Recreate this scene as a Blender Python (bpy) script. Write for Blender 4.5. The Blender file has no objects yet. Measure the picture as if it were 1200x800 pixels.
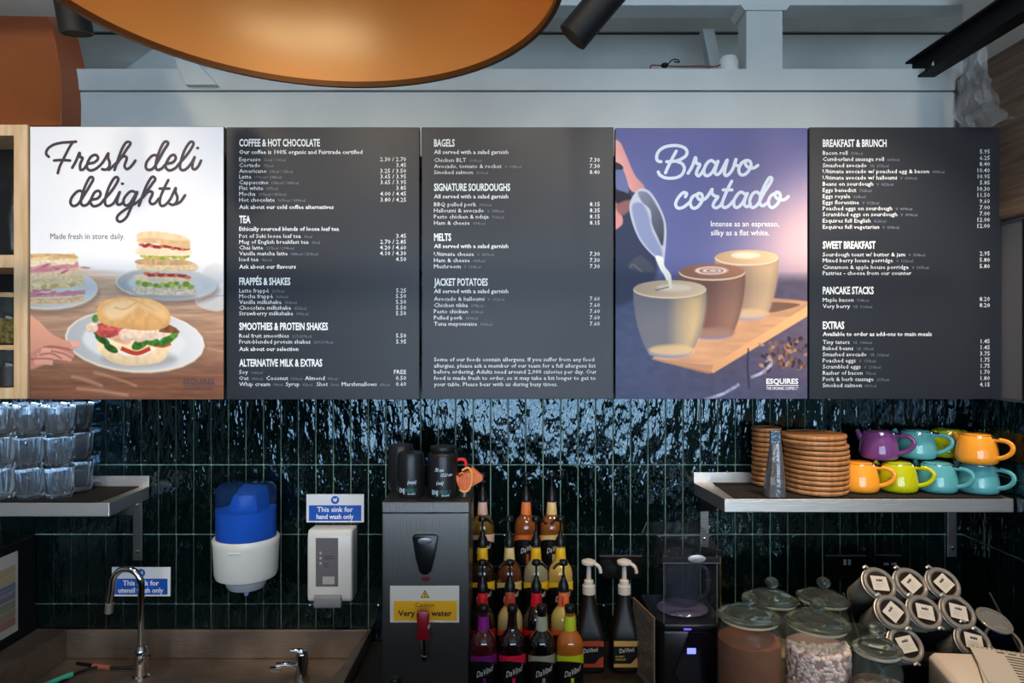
import bpy, bmesh, math, random
import numpy as np
from mathutils import Vector, Matrix, noise as mnoise
PI = math.pi
R = random.Random(7)
scene = bpy.context.scene
COL = scene.collection

# ------------------------------------------------------------------ camera, world, light, exposure
D, F = 2.33, 776.0            # metres from lens to tiled wall, focal length in pixels of 1200x800
CZ = 1.95
cam = bpy.data.cameras.new('camera'); cam.lens = F / 1200 * 36; cam.sensor_width = 36; cam.clip_start = .02
camo = bpy.data.objects.new('camera', cam); COL.objects.link(camo)
camo.location = (0, -D, CZ); camo.rotation_euler = (PI / 2, 0, 0)
scene.camera = camo
scene.view_settings.view_transform = 'Standard'; scene.view_settings.look = 'None'
scene.view_settings.gamma = 1; scene.view_settings.use_curve_mapping = False
scene.view_settings.exposure = 0.3
world = bpy.data.worlds.new('world'); scene.world = world; world.use_nodes = True
world.node_tree.nodes['Background'].inputs[0].default_value = (.85, .92, 1, 1)
world.node_tree.nodes['Background'].inputs[1].default_value = .25
WINDOW_GLOW = 8.6
SPOT_W = 50.0

def spot_light(loc, target, power, color, size=1.0, blend=.6, rad=.03):
    l = bpy.data.lights.new('spot_beam', 'SPOT'); l.energy = power; l.color = color
    l.spot_size = size; l.spot_blend = blend; l.shadow_soft_size = rad
    o = bpy.data.objects.new('spot_beam', l); COL.objects.link(o); o.location = loc
    o.rotation_euler = (Vector(target) - Vector(loc)).to_track_quat('-Z', 'Y').to_euler()
    return o
WARM = (1, .66, .38); SOFT = (1, .82, .63)
# spotlights on the ceiling track in front of the menu boards, this first row only
for (x, tx_, p, c_) in ((-1.45, -1.3, .6, SOFT), (-.55, -.5, .32, SOFT), (.35, .1, .32, SOFT), (1.15, 1.15, 1.2, SOFT)):
    spot_light((x, -.82, 3.0), (tx_, -.12, 1.3), SPOT_W * p, c_, 1.25, .8)
for (x, tx_, p, c_) in ((-1.5, -1.35, .72, SOFT), (-.7, -.75, .55, SOFT), (.1, 0, .45, SOFT), (.9, .7, .5, SOFT), (1.4, 1.35, .4, SOFT)):  # added lamps without fittings, brightening the boards from the front
    spot_light((x, -1.9, 3.35), (tx_, -.2, 2.1), 98 * p, c_, .95, 1.0, .05)
spot_light((1.0, -1.2, 2.9), (1.12, -.4, 1.0), SPOT_W * .75, WARM, .8, .9)

# ------------------------------------------------------------------ helpers
def k(dep): return (D - dep) / F
def P(px, py, dep): return Vector(((px - 600) * k(dep), -dep, CZ - (py - 400) * k(dep)))
def lin(c):
    c = c / 255
    return c / 12.92 if c <= .04045 else ((c + .055) / 1.055) ** 2.4
def rgb(r, g, b): return (lin(r), lin(g), lin(b), 1)
MATS = {}
def mat(name, col=(128, 128, 128), rough=.5, metal=0, trans=0, ior=1.45, bump=0, bscale=40, bstretch=(1, 1, 1), var=0, vscale=8,
        vstretch=(1, 1, 1), col2=None, emit=0, alpha=1, coat=0, thin=False, aniso=0, obj=False, spec=None):
    if name in MATS: return MATS[name]
    m = bpy.data.materials.new(name); m.use_nodes = True; nt = m.node_tree; N = nt.nodes; L = nt.links
    b = N['Principled BSDF']; b.inputs['Base Color'].default_value = rgb(*col)
    b.inputs['Roughness'].default_value = rough; b.inputs['Metallic'].default_value = metal
    b.inputs['Transmission Weight'].default_value = trans; b.inputs['IOR'].default_value = ior
    b.inputs['Alpha'].default_value = alpha; b.inputs['Coat Weight'].default_value = coat
    if spec is not None: b.inputs['Specular IOR Level'].default_value = spec
    if aniso: b.inputs['Anisotropic'].default_value = aniso
    if emit:
        b.inputs['Emission Color'].default_value = rgb(*col); b.inputs['Emission Strength'].default_value = emit
    def coords(st):
        g = N.new('ShaderNodeNewGeometry') if not obj else N.new('ShaderNodeTexCoord')
        mp = N.new('ShaderNodeVectorMath'); mp.operation = 'MULTIPLY'; mp.inputs[1].default_value = st
        L.new(g.outputs['Object' if obj else 'Position'], mp.inputs[0]); return mp.outputs[0]
    if var or col2:
        n = N.new('ShaderNodeTexNoise'); n.inputs['Scale'].default_value = vscale; n.inputs['Detail'].default_value = 4
        L.new(coords(vstretch), n.inputs['Vector'])
        mx = N.new('ShaderNodeMix'); mx.data_type = 'RGBA'
        c2 = col2 or tuple(max(0, c * (1 - var)) for c in col)
        mx.inputs[6].default_value = rgb(*col); mx.inputs[7].default_value = rgb(*c2)
        mr = N.new('ShaderNodeMapRange'); mr.inputs[1].default_value = .35; mr.inputs[2].default_value = .65
        L.new(n.outputs[0], mr.inputs[0]); L.new(mr.outputs[0], mx.inputs[0]); L.new(mx.outputs[2], b.inputs['Base Color'])
    if bump:
        n = N.new('ShaderNodeTexNoise'); n.inputs['Scale'].default_value = bscale; n.inputs['Detail'].default_value = 3
        L.new(coords(bstretch), n.inputs['Vector'])
        bp = N.new('ShaderNodeBump'); bp.inputs['Strength'].default_value = min(1, bump); bp.inputs['Distance'].default_value = .01 * max(1, bump)
        L.new(n.outputs[0], bp.inputs['Height']); L.new(bp.outputs[0], b.inputs['Normal'])
    MATS[name] = m
    return m

class MB:
    def __init__(s): s.v = []; s.f = []; s.m = []
    def add(s, vs, fs, m=0, M=None):
        o = len(s.v)
        s.v += [tuple(M @ Vector(p)) if M else tuple(p) for p in vs]
        s.f += [tuple(i + o for i in f) for f in fs]; s.m += [m] * len(fs); return s
    def box(s, x0, x1, y0, y1, z0, z1, m=0, M=None):
        vs = [(x, y, z) for z in (z0, z1) for y in (y0, y1) for x in (x0, x1)]
        return s.add(vs, [(0, 2, 3, 1), (4, 5, 7, 6), (0, 1, 5, 4), (2, 6, 7, 3), (0, 4, 6, 2), (1, 3, 7, 5)], m, M)
    def prism(s, pts, axis, a, b, m=0, M=None):
        # polygon pts extruded along axis: 'y' -> pts are (x,z); 'z' -> (x,y); 'x' -> (y,z)
        def q(p, t): return {'y': (p[0], t, p[1]), 'z': (p[0], p[1], t), 'x': (t, p[0], p[1])}[axis]
        n = len(pts); vs = [q(p, a) for p in pts] + [q(p, b) for p in pts]
        fs = [tuple(range(n))[::-1], tuple(range(n, 2 * n))] + [(i, (i + 1) % n, n + (i + 1) % n, n + i) for i in range(n)]
        return s.add(vs, fs, m, M)
    def lathe(s, prof, seg=24, m=0, M=None, sx=1, sy=1, a0=0, a1=2 * PI, fn=None):
        full = abs(a1 - a0 - 2 * PI) < 1e-6; n = seg if full else seg + 1
        vs = []; fs = []
        for (r, z) in prof:
            for i in range(n):
                a = a0 + (a1 - a0) * i / seg; rr = r * (fn(a, z) if fn else 1)
                vs.append((rr * math.cos(a) * sx, rr * math.sin(a) * sy, z))
        for j in range(len(prof) - 1):
            for i in range(seg):
                i2 = (i + 1) % n
                fs.append((j * n + i, j * n + i2, (j + 1) * n + i2, (j + 1) * n + i))
        return s.add(vs, fs, m, M)
    def tube(s, pts, r, seg=8, m=0, M=None, caps=True, flat=1):
        pts = [Vector(p) for p in pts]; n = len(pts); vs = []; fs = []
        rr = r if isinstance(r, (list, tuple)) else [r] * n
        t = (pts[1] - pts[0]).normalized(); up = Vector((0, 0, 1)) if abs(t.z) < .9 else Vector((1, 0, 0))
        a = t.cross(up).normalized()
        for i in range(n):
            t = (pts[min(i + 1, n - 1)] - pts[max(i - 1, 0)]).normalized()
            a = (a - t * a.dot(t)).normalized(); b = t.cross(a)
            for j in range(seg):
                w = 2 * PI * j / seg; vs.append(pts[i] + (a * math.cos(w) + b * math.sin(w) * flat) * rr[i])
        for i in range(n - 1):
            for j in range(seg):
                j2 = (j + 1) % seg; fs.append((i * seg + j, i * seg + j2, (i + 1) * seg + j2, (i + 1) * seg + j))
        if caps: fs += [tuple(range(seg))[::-1], tuple(range((n - 1) * seg, n * seg))]
        return s.add(vs, fs, m, M)
    def sphere(s, c, r, m=0, seg=12, sz=1, M=None):
        prof = [(r * math.sin(PI * i / 8), -r * sz * math.cos(PI * i / 8)) for i in range(9)]
        T = Matrix.Translation(c); return s.lathe(prof, seg, m, (M @ T) if M else T)
    def build(s, name, mats, parent=None, smooth=None, bevel=0, loc=None, bseg=2):
        me = bpy.data.meshes.new(name); me.from_pydata(s.v, [], s.f)
        mats = mats if isinstance(mats, (list, tuple)) else [mats]
        for m in mats: me.materials.append(m)
        if len(mats) > 1: me.polygons.foreach_set('material_index', s.m)
        bm = bmesh.new(); bm.from_mesh(me)
        bmesh.ops.remove_doubles(bm, verts=bm.verts, dist=1e-6) if len(s.v) < 60000 else None
        if len(s.v) < 60000: bmesh.ops.recalc_face_normals(bm, faces=bm.faces)
        if bevel:
            es = [e for e in bm.edges if len(e.link_faces) == 2 and e.calc_face_angle(0) > .6]
            bmesh.ops.bevel(bm, geom=es, offset=bevel, segments=bseg, profile=.5, affect='EDGES', clamp_overlap=True)
        bm.to_mesh(me); bm.free()
        if smooth is not None:
            me.polygons.foreach_set('use_smooth', [True] * len(me.polygons)); me.set_sharp_from_angle(angle=math.radians(smooth))
        o = bpy.data.objects.new(name, me); COL.objects.link(o)
        if parent: o.parent = parent
        if loc is not None: o.location = loc
        if 'lettering' in name: o['kind'] = 'stuff'
        return o

def tag(o, label=None, cat=None, group=None, kind=None):
    if label: o['label'] = label
    if cat: o['category'] = cat
    if group: o['group'] = group
    if kind: o['kind'] = kind
    return o
def thing(name, label, cat, loc=(0, 0, 0), rot=(0, 0, 0), group=None):
    o = bpy.data.objects.new(name, None); COL.objects.link(o); o.location = loc; o.rotation_euler = rot
    o.empty_display_size = .05
    return tag(o, label, cat, group)
def dup(root, loc, rot=None, label=None, sc=None):
    def cp(o, par):
        c = o.copy(); COL.objects.link(c)
        if par: c.parent = par
        for ch in list(o.children): cp(ch, c)
        return c
    r = cp(root, None); r.location = loc
    if rot is not None: r.rotation_euler = rot
    if label: r['label'] = label
    if sc: r.scale = sc
    return r
def recol(root, part, m):
    for ch in root.children:
        if ch.name.split('.')[0] == part:
            ch.data = ch.data.copy(); ch.data.materials[0] = m
def spline(pts, n=6, closed=False):
    pts = [Vector(p) for p in pts]; out = []; c = len(pts)
    rng = range(c if closed else c - 1)
    for i in rng:
        g = (lambda j: pts[j % c]) if closed else (lambda j: pts[min(max(j, 0), c - 1)])
        p0, p1, p2, p3 = g(i - 1), g(i), g(i + 1), g(i + 2)
        for q in range(n):
            t = q / n
            out.append(.5 * ((2 * p1) + (p2 - p0) * t + (2 * p0 - 5 * p1 + 4 * p2 - p3) * t * t + (3 * p1 - p0 - 3 * p2 + p3) * t ** 3))
    if not closed: out.append(pts[-1])
    return out

# text outlines from Blender's built-in font, as flat polygons
_tc = {}
def glyphs(s, bold=0, res=2):
    key = (s, bold, res)
    if key in _tc: return _tc[key]
    cu = bpy.data.curves.new('t', 'FONT'); cu.body = s; cu.size = 1; cu.resolution_u = res; cu.offset = bold; cu.fill_mode = 'FRONT'
    o = bpy.data.objects.new('t', cu); me = bpy.data.meshes.new_from_object(o)
    v = [(a.co.x, a.co.y) for a in me.vertices]; f = [tuple(p.vertices) for p in me.polygons]
    bpy.data.objects.remove(o); bpy.data.meshes.remove(me); bpy.data.curves.remove(cu)
    x0 = min(a[0] for a in v); v = [(a[0] - x0, a[1]) for a in v]
    _tc[key] = (v, f, max(a[0] for a in v)); return _tc[key]
CAP = .682
def text(mb, s, fn, cap, width=None, wf=1.0, bold=0, align='l', m=0, shear=0, res=2):
    """fn maps (u, v) in the caller's units to a point; cap = cap height; width = fitted width"""
    v, f, w = glyphs(s, bold, res); sc = cap / CAP
    sx = width / w if width else sc * wf
    off = {'l': 0, 'r': -w * sx, 'c': -w * sx / 2}[align]
    mb.add([fn(a * sx + off + b * sc * shear, b * sc) for a, b in v], f, m)
    return w * sx
def flat_fn(px, py, dep, kk=None):
    kk = kk or k(dep); o = P(px, py, dep)
    return lambda u, v: (o.x + u * kk, o.y, o.z + v * kk)
_lift = [0]
def ribbon(mb, pts, w, fn0, m=0, n=6):
    def fn(u, v):
        p = fn0(u, v); return (p[0], p[1] - _lift[0] * 1.5e-6, p[2])
    ps = spline([(p[0], p[1], 0) for p in pts], n) if len(pts) > 1 else [Vector((pts[0][0], pts[0][1], 0))]
    for i in range(len(ps) - 1):
        d = ps[i + 1] - ps[i]
        if d.length < 1e-6: continue
        nn = Vector((-d.y, d.x, 0)).normalized() * w / 2
        _lift[0] = (_lift[0] + 1) % 400
        mb.add([fn(q.x, q.y) for q in (ps[i] + nn, ps[i] - nn, ps[i + 1] - nn, ps[i + 1] + nn)], [(0, 1, 2, 3)], m)
    for q in ps:
        _lift[0] = (_lift[0] + 1) % 400
        mb.add([fn(q.x + w / 2 * math.cos(a * PI / 4), q.y + w / 2 * math.sin(a * PI / 4)) for a in range(8)], [tuple(range(8))], m)

# ------------------------------------------------------------------ materials
STEEL = mat('brushed_steel', (218, 212, 206), .45, 1, bump=.15, bscale=300, bstretch=(.04, 1, 1))
STEEL_D = mat('dull_steel', (120, 116, 112), .38, 1, bump=.12, bscale=260, bstretch=(.05, 1, 1))
CHROME = mat('chrome', (210, 210, 212), .07, 1)
BLACKP = mat('black_plastic', (14, 14, 15), .3)
BLACKM = mat('black_matt', (13, 14, 16), .6, spec=.3)
WHITEP = mat('white_plastic', (208, 208, 206), .32)
GLASS = mat('clear_glass', (236, 246, 255), .0, trans=.975, ior=1.5)
JARGLASS = mat('jar_glass', (205, 214, 200), .04, trans=.97, ior=1.25)
JARWALL = mat('jar_wall_glass', (150, 160, 146), .06, alpha=.10, spec=.9)
PAINT = mat('blue_grey_white_paint', (204, 210, 208), .5, bump=.08, bscale=60, bstretch=(.1, 1, 1), var=.05, vscale=3)
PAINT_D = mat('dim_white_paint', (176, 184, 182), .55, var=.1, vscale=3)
WOOD_L = mat('pale_pine', (222, 190, 150), .5, col2=(203, 165, 122), vscale=14, vstretch=(4, 4, .35), bump=.1, bscale=60, bstretch=(3, 3, .2))
GROUT = mat('sage_grout', (150, 182, 164), .8, var=.12, vscale=20)
TILE = mat('dark_green_glaze', (3, 11, 10), .05, ior=1.62, bump=1.0, bscale=16, bstretch=(1.5, 1.5, .55), col2=(4, 17, 17), vscale=3)
TILE.node_tree.nodes['Principled BSDF'].inputs['Specular Tint'].default_value = (.62, .86, 1, 1)
COUNTER = mat('dark_stone_counter', (40, 34, 29), .35, var=.3, vscale=30)
FLOORM = mat('brown_floor', (96, 78, 62), .5, var=.2, vscale=4)
WALLM = mat('off_white_wall', (190, 186, 178), .8, var=.05)

# ------------------------------------------------------------------ structure: tiled walls
XR = 527.7 * k(0)             # right wall plane
PX = 20.47 * k(0); PZ = 81.4 * k(0); G = .0038
Z0 = CZ - 144.4 * k(0)        # a horizontal joint
TOPZ = Z0 + 2 * PZ
xl0 = (22.3 - 600) * k(0)
wb = MB().box(xl0 - 14 * PX, XR + .12, .004, .12, .0, TOPZ).build('wall_back', GROUT); tag(wb, kind='structure')
tm = MB().box(G / 2, PX - G / 2, -.004, .006, G / 2, PZ - G / 2).build('tile', TILE, wb, bevel=.0012, bseg=1)
first = True
for r in range(-3, 2):
    for c in range(-2, 54):
        if c < 40 and r == 1 and False: continue
        o = tm if first else tm.copy()
        if not first: COL.objects.link(o)
        first = False
        o.location = (xl0 + c * PX, 0, Z0 + (r) * PZ)
        o.rotation_euler = (R.uniform(-.006, .006), 0, R.uniform(-.012, .012))
m = MB()
for r in range(-3, 2):
    for c in range(-14, -2): m.box(xl0 + c * PX + G / 2, xl0 + (c + 1) * PX - G / 2, -.004, .006, Z0 + r * PZ + G / 2, Z0 + (r + 1) * PZ - G / 2)
tag(m.build('tile_field', TILE, wb), kind='stuff')
wr = MB().box(XR + .004, XR + .12, -3.2, .004, 0, Z0 + PZ + .02).build('wall_right', GROUT); tag(wr, kind='structure')
t2 = MB().box(-.004, .006, -PX + G / 2, -G / 2, G / 2, PZ - G / 2).build('tile', TILE, wr, bevel=.0012, bseg=1)
first = True
for r in range(-3, 1):
    for c in range(0, 14):
        o = t2 if first else t2.copy()
        if not first: COL.objects.link(o)
        first = False
        o.location = (XR, -c * PX, Z0 + r * PZ); o.rotation_euler = (R.uniform(-.006, .006), 0, R.uniform(-.01, .01))
up = MB().box(XR + .002, XR + .12, -3.2, .0, Z0 + PZ + .0205, 3.35).build('wall_right', WALLM); tag(up, kind='structure')

# upper fascia and loft above the boards
zf0, zf1, zf2 = TOPZ, CZ + 293 * k(0), CZ + 319 * k(0)
xf0, xf1 = -527 * k(0), 517 * k(0)
f = MB().box(-2.4, XR, 0, .1, zf0 + .001, zf1 - .002).build('trim_1', PAINT, bevel=.002); tag(f, kind='structure')
f = MB().box(-2.4, XR, -.006, .13, zf1 + .002, zf2).build('trim_2', PAINT, bevel=.003); tag(f, kind='structure')
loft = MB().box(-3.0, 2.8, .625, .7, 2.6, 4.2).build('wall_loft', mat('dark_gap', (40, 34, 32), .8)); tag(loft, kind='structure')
yy = .60
for i in range(7):
    z0 = 2.62 + i * .232
    pl = MB().box(-2.9, 2.7, yy + (.0 if i % 2 else .008), yy + .02, z0 + .004, z0 + .228).build('plank', PAINT_D, loft, bevel=.003)
fl = MB().box(-3, 2.8, .13, .7, zf2 - .09, zf2 - .05).build('ledge', PAINT_D, loft)
bm_ = MB().box(-2.9, 2.8, .10, .2, CZ + 394 * (D + .1) / F, CZ + 470 * (D + .1) / F).build('beam_upper', PAINT, bevel=.004); tag(bm_, kind='structure')
# post, its capital and angled brace
pk = (D - .0) / F
post = MB().box(276 * pk, 319 * pk, .012, .10, zf2 - .02, CZ + 396 * pk).build('post', PAINT, bevel=.003); tag(post, kind='structure')
MB().prism([(273 * pk, CZ + 389 * pk), (322 * pk, CZ + 389 * pk), (327 * pk, CZ + 396 * pk), (268 * pk, CZ + 396 * pk)], 'y', .004, .11).build('capital', PAINT, post)
MB().prism([(-.05, 0), (-.0, 0), (.21, .40), (.16, .40)], 'x', .0, .045).build('brace', PAINT_D, post, loc=(270 * pk - .045, .17, zf2 - .1))
# strap timber at left
st = MB().prism([(-399 * pk, CZ + 345 * pk), (-385 * pk, CZ + 345 * pk), (-341 * pk, CZ + 297 * pk), (-378 * pk, CZ + 297 * pk)], 'y', -.03, -.008).build('strap_timber', PAINT, bevel=.002); tag(st, kind='structure')
st = MB().prism([(-2.0, 2.78), (-1.62, 2.78), (-1.05, 3.2), (-1.35, 3.25)], 'y', .40, .46).build('brace_rafter', PAINT, bevel=.002); tag(st, kind='structure')
# terracotta panel at upper left
TERRA = mat('terracotta_paint', (176, 92, 42), .42, col2=(150, 74, 30), vscale=3, bump=.05, bscale=10)
kk = k(.1)
pts = [(-2.2, CZ + 253 * kk), (-528 * kk, CZ + 253 * kk), (-527.5 * kk, CZ + 290 * kk), (-530 * kk, CZ + 320 * kk), (-534 * kk, CZ + 345 * kk), (-541 * kk, CZ + 375 * kk), (-551 * kk, CZ + 400 * kk), (-575 * kk, CZ + 440 * kk), (-2.2, CZ + 470 * kk)]
tp = MB().prism(pts, 'y', -.1, .05).build('terracotta_panel', TERRA, bevel=.004)
tag(tp, 'terracotta painted curved panel above the wooden shelf box', 'panel')
sl = MB().prism([(-2.3, CZ + 403 * k(.3)), (-1.27, CZ + 396 * k(.3)), (-1.27, CZ + 388 * k(.3)), (-2.3, CZ + 396 * k(.3))], 'y', -.9, -.25).build('ceiling_slab', PAINT, bevel=.002); tag(sl, kind='structure')

# ------------------------------------------------------------------ rest of the room, behind and beside the camera
fl = MB().box(-4.2, 5.2, -6.6, .1, -.05, 0).build('floor', FLOORM); tag(fl, kind='structure')
ce = MB().box(-4.2, 5.2, -6.6, -1.6, 3.5, 3.55).build('ceiling', PAINT_D); tag(ce, kind='structure')
wl = MB().box(-4.3, -4.2, -6.6, .1, 0, 3.5).build('wall_left', WALLM); tag(wl, kind='structure')
WX0, WX1, WZ0, WZ1 = -1.9, 4.5, .75, 2.95
wf = MB(); wf.box(-4.2, WX0, -6.15, -6.05, 0, 3.5); wf.box(WX1, 5.2, -6.15, -6.05, 0, 3.5)
wf.box(WX0, WX1, -6.15, -6.05, 0, WZ0); wf.box(WX0, WX1, -6.15, -6.05, WZ1, 3.5)
wf = wf.build('wall_front', mat('dark_front_wall', (70, 66, 60), .7)); tag(wf, kind='structure')
mglow = mat('daylit_pane', (184, 216, 248), .2, emit=WINDOW_GLOW)
_nt = mglow.node_tree; _b = _nt.nodes['Principled BSDF']; _n = _nt.nodes.new('ShaderNodeTexNoise'); _n.inputs['Scale'].default_value = 2.2; _n.inputs['Detail'].default_value = 5
_g = _nt.nodes.new('ShaderNodeNewGeometry'); _nt.links.new(_g.outputs['Position'], _n.inputs['Vector'])
_r = _nt.nodes.new('ShaderNodeValToRGB'); _r.color_ramp.elements[0].position = .38; _r.color_ramp.elements[1].position = .62
_r.color_ramp.elements[0].color = (.10, .24, .42, 1); _r.color_ramp.elements[1].color = (.92, 1.06, 1.2, 1)
_nt.links.new(_n.outputs[0], _r.inputs[0]); _nt.links.new(_r.outputs[0], _b.inputs['Emission Color'])
FR = mat('window_frame_dark', (30, 32, 34), .5)
nw = 4; ww = (WX1 - WX0) / nw
for i in range(nw):
    x0 = WX0 + i * ww
    w_ = MB(); w_.box(x0, x0 + .06, -6.14, -6.0, WZ0, WZ1); w_.box(x0 + ww - .06, x0 + ww, -6.14, -6.0, WZ0, WZ1)
    w_.box(x0, x0 + ww, -6.14, -6.0, WZ0, WZ0 + .06); w_.box(x0, x0 + ww, -6.14, -6.0, WZ1 - .06, WZ1)
    w_.box(x0 + .06, x0 + ww - .06, -6.13, -6.02, 2.3, 2.36)
    w_ = w_.build('window_%d' % (i + 1), FR); tag(w_, kind='structure')
    MB().box(x0 + .05, x0 + ww - .05, -6.1, -6.09, WZ0 + .05, WZ1 - .05).build('pane', mglow, w_)
# unseen blocks added below the view, shading the lower wall from the windows
fc = thing('shading_counter', 'unseen dark counter block added to shade the lower wall', 'counter', (0, -1.75, 0))
MB().box(-2.2, 1.2, -.3, .3, 0, 1.04).build('body', mat('counter_body', (52, 50, 48), .5), fc, bevel=.004)
MB().box(-2.25, 1.25, -.34, .32, 1.04, 1.08).build('top', mat('oak_top', (150, 112, 74), .4), fc, bevel=.004)
cm = thing('shading_box', 'unseen black box added on the counter block to shade the work top', 'light blocker', (-.1, -1.72, 1.08))  # added box, raises the block that keeps window light off the work top
MB().box(-.75, .75, -.22, .2, .0, .2).build('body', BLACKP, cm, bevel=.02)
#PART2
# ------------------------------------------------------------------ printed pictures, drawn as colours on a fine grid of the flat board
class Print:
    def __init__(s, x0, y0, x1, y1, sc=1.5):
        s.b = (x0, y0, x1, y1); s.w = int((x1 - x0) * sc); s.h = int((y1 - y0) * sc); s.sc = sc
        s.X, s.Y = np.meshgrid(np.linspace(x0, x1, s.w), np.linspace(y0, y1, s.h)); s.I = np.zeros((s.h, s.w, 3)); s.rs = np.random.RandomState(3)
    def noise(s, sx, sy, seed=0):
        rs = np.random.RandomState(seed); gw = int((s.b[2] - s.b[0]) / sx) + 3; gh = int((s.b[3] - s.b[1]) / sy) + 3
        g = rs.rand(gh, gw); u = (s.X - s.b[0]) / sx; v = (s.Y - s.b[1]) / sy
        iu = u.astype(int); iv = v.astype(int); fu = u - iu; fv = v - iv; fu = fu * fu * (3 - 2 * fu); fv = fv * fv * (3 - 2 * fv)
        a = g[iv, iu] * (1 - fu) + g[iv, iu + 1] * fu; b = g[iv + 1, iu] * (1 - fu) + g[iv + 1, iu + 1] * fu
        return a * (1 - fv) + b * fv
    def blend(s, m, col, sl=None):
        c = np.array(col, float) / 255 if not isinstance(col, np.ndarray) else col
        I = s.I if sl is None else s.I[sl]
        I += (c - I) * m[..., None]
    def poly(s, pts, col, soft=1.0, smooth=True, a=1.0, lit=None, tex=0, seed=1, tx=5, ty=5):
        if smooth: pts = [(q.x, q.y) for q in spline([(p[0], p[1], 0) for p in pts], 5, True)]
        p = np.array(pts, float); mx = soft + 2
        i0 = max(0, int((p[:, 0].min() - mx - s.b[0]) * s.sc)); i1 = min(s.w, int((p[:, 0].max() + mx - s.b[0]) * s.sc) + 2)
        j0 = max(0, int((p[:, 1].min() - mx - s.b[1]) * s.sc)); j1 = min(s.h, int((p[:, 1].max() + mx - s.b[1]) * s.sc) + 2)
        if i1 <= i0 or j1 <= j0: return
        sl = (slice(j0, j1), slice(i0, i1)); X = s.X[sl]; Y = s.Y[sl]
        d = np.full(X.shape, 1e9); ins = np.zeros(X.shape, bool); q = np.roll(p, -1, 0)
        for (ax, ay), (bx, by) in zip(p, q):
            ex, ey = bx - ax, by - ay; L = ex * ex + ey * ey + 1e-9
            t = np.clip(((X - ax) * ex + (Y - ay) * ey) / L, 0, 1)
            d = np.minimum(d, (X - ax - t * ex) ** 2 + (Y - ay - t * ey) ** 2)
            if ay != by: ins ^= ((ay > Y) != (by > Y)) & (X < ex * (Y - ay) / (by - ay) + ax)
        d = np.sqrt(d); d = np.where(ins, d, -d); m = np.clip(d / soft + .5, 0, 1) * a
        c = np.ones(X.shape + (3,)) * (np.array(col, float) / 255)
        if lit:   # (dx, dy, amount): printed shading across the shape
            cx, cy = p[:, 0].mean(), p[:, 1].mean(); sp = max(np.ptp(p[:, 0]), np.ptp(p[:, 1])) / 2
            c *= 1 + lit[2] * ((X - cx) * lit[0] + (Y - cy) * lit[1])[..., None] / sp
        if tex: c *= 1 + tex * (s.noise(tx, ty, seed)[sl] - .5)[..., None]
        s.blend(m, np.clip(c, 0, 1), sl)
    def ell(s, cx, cy, rx, ry, col, rot=0, **kw):
        c, n = math.cos(rot), math.sin(rot)
        s.poly([(cx + rx * math.cos(t) * c - ry * math.sin(t) * n, cy + rx * math.cos(t) * n + ry * math.sin(t) * c) for t in [i * PI / 12 for i in range(24)]], col, smooth=False, **kw)
    def line(s, pts, w, col, **kw):
        ps = spline([(p[0], p[1], 0) for p in pts], 5); L = []; Rr = []
        for i, q in enumerate(ps):
            d = (ps[min(i + 1, len(ps) - 1)] - ps[max(i - 1, 0)]); n = Vector((-d.y, d.x, 0)).normalized() * w / 2
            L.append((q.x + n.x, q.y + n.y)); Rr.append((q.x - n.x, q.y - n.y))
        s.poly(L + Rr[::-1], col, smooth=False, **kw)
    def mesh(s, name, m, parent, dep):
        a, b = P(s.b[0], s.b[1], dep), P(s.b[2], s.b[3], dep); w, h = s.w, s.h
        xs = np.linspace(a.x, b.x, w); zs = np.linspace(a.z, b.z, h); XX, ZZ = np.meshgrid(xs, zs)
        co = np.stack([XX, np.full_like(XX, -dep), ZZ], -1).reshape(-1, 3)
        idx = np.arange(w * h).reshape(h, w)
        q = np.stack([idx[:-1, :-1], idx[1:, :-1], idx[1:, 1:], idx[:-1, 1:]], -1).reshape(-1, 4)
        me = bpy.data.meshes.new(name); me.vertices.add(len(co)); me.vertices.foreach_set('co', co.ravel())
        me.loops.add(q.size); me.loops.foreach_set('vertex_index', q.ravel().astype(np.int32))
        me.polygons.add(len(q)); me.polygons.foreach_set('loop_start', np.arange(0, q.size, 4, dtype=np.int32))
        me.update(calc_edges=True)
        at = me.color_attributes.new('ink', 'FLOAT_COLOR', 'POINT'); I = np.clip(s.I, 0, 1)
        l = np.where(I <= .04045, I / 12.92, ((I + .055) / 1.055) ** 2.4)
        at.data.foreach_set('color', np.concatenate([l, np.ones((h, w, 1))], -1).reshape(-1).astype(np.float32))
        me.materials.append(m); o = bpy.data.objects.new(name, me); COL.objects.link(o); o.parent = parent; return o
def ink_mat(name, rough=.4):
    m = bpy.data.materials.new(name); m.use_nodes = True; nt = m.node_tree; b = nt.nodes['Principled BSDF']
    a = nt.nodes.new('ShaderNodeAttribute'); a.attribute_name = 'ink'; nt.links.new(a.outputs[0], b.inputs['Base Color'])
    b.inputs['Roughness'].default_value = rough; b.inputs['Specular IOR Level'].default_value = .16; return m
INK = ink_mat('printed_ink')

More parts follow.
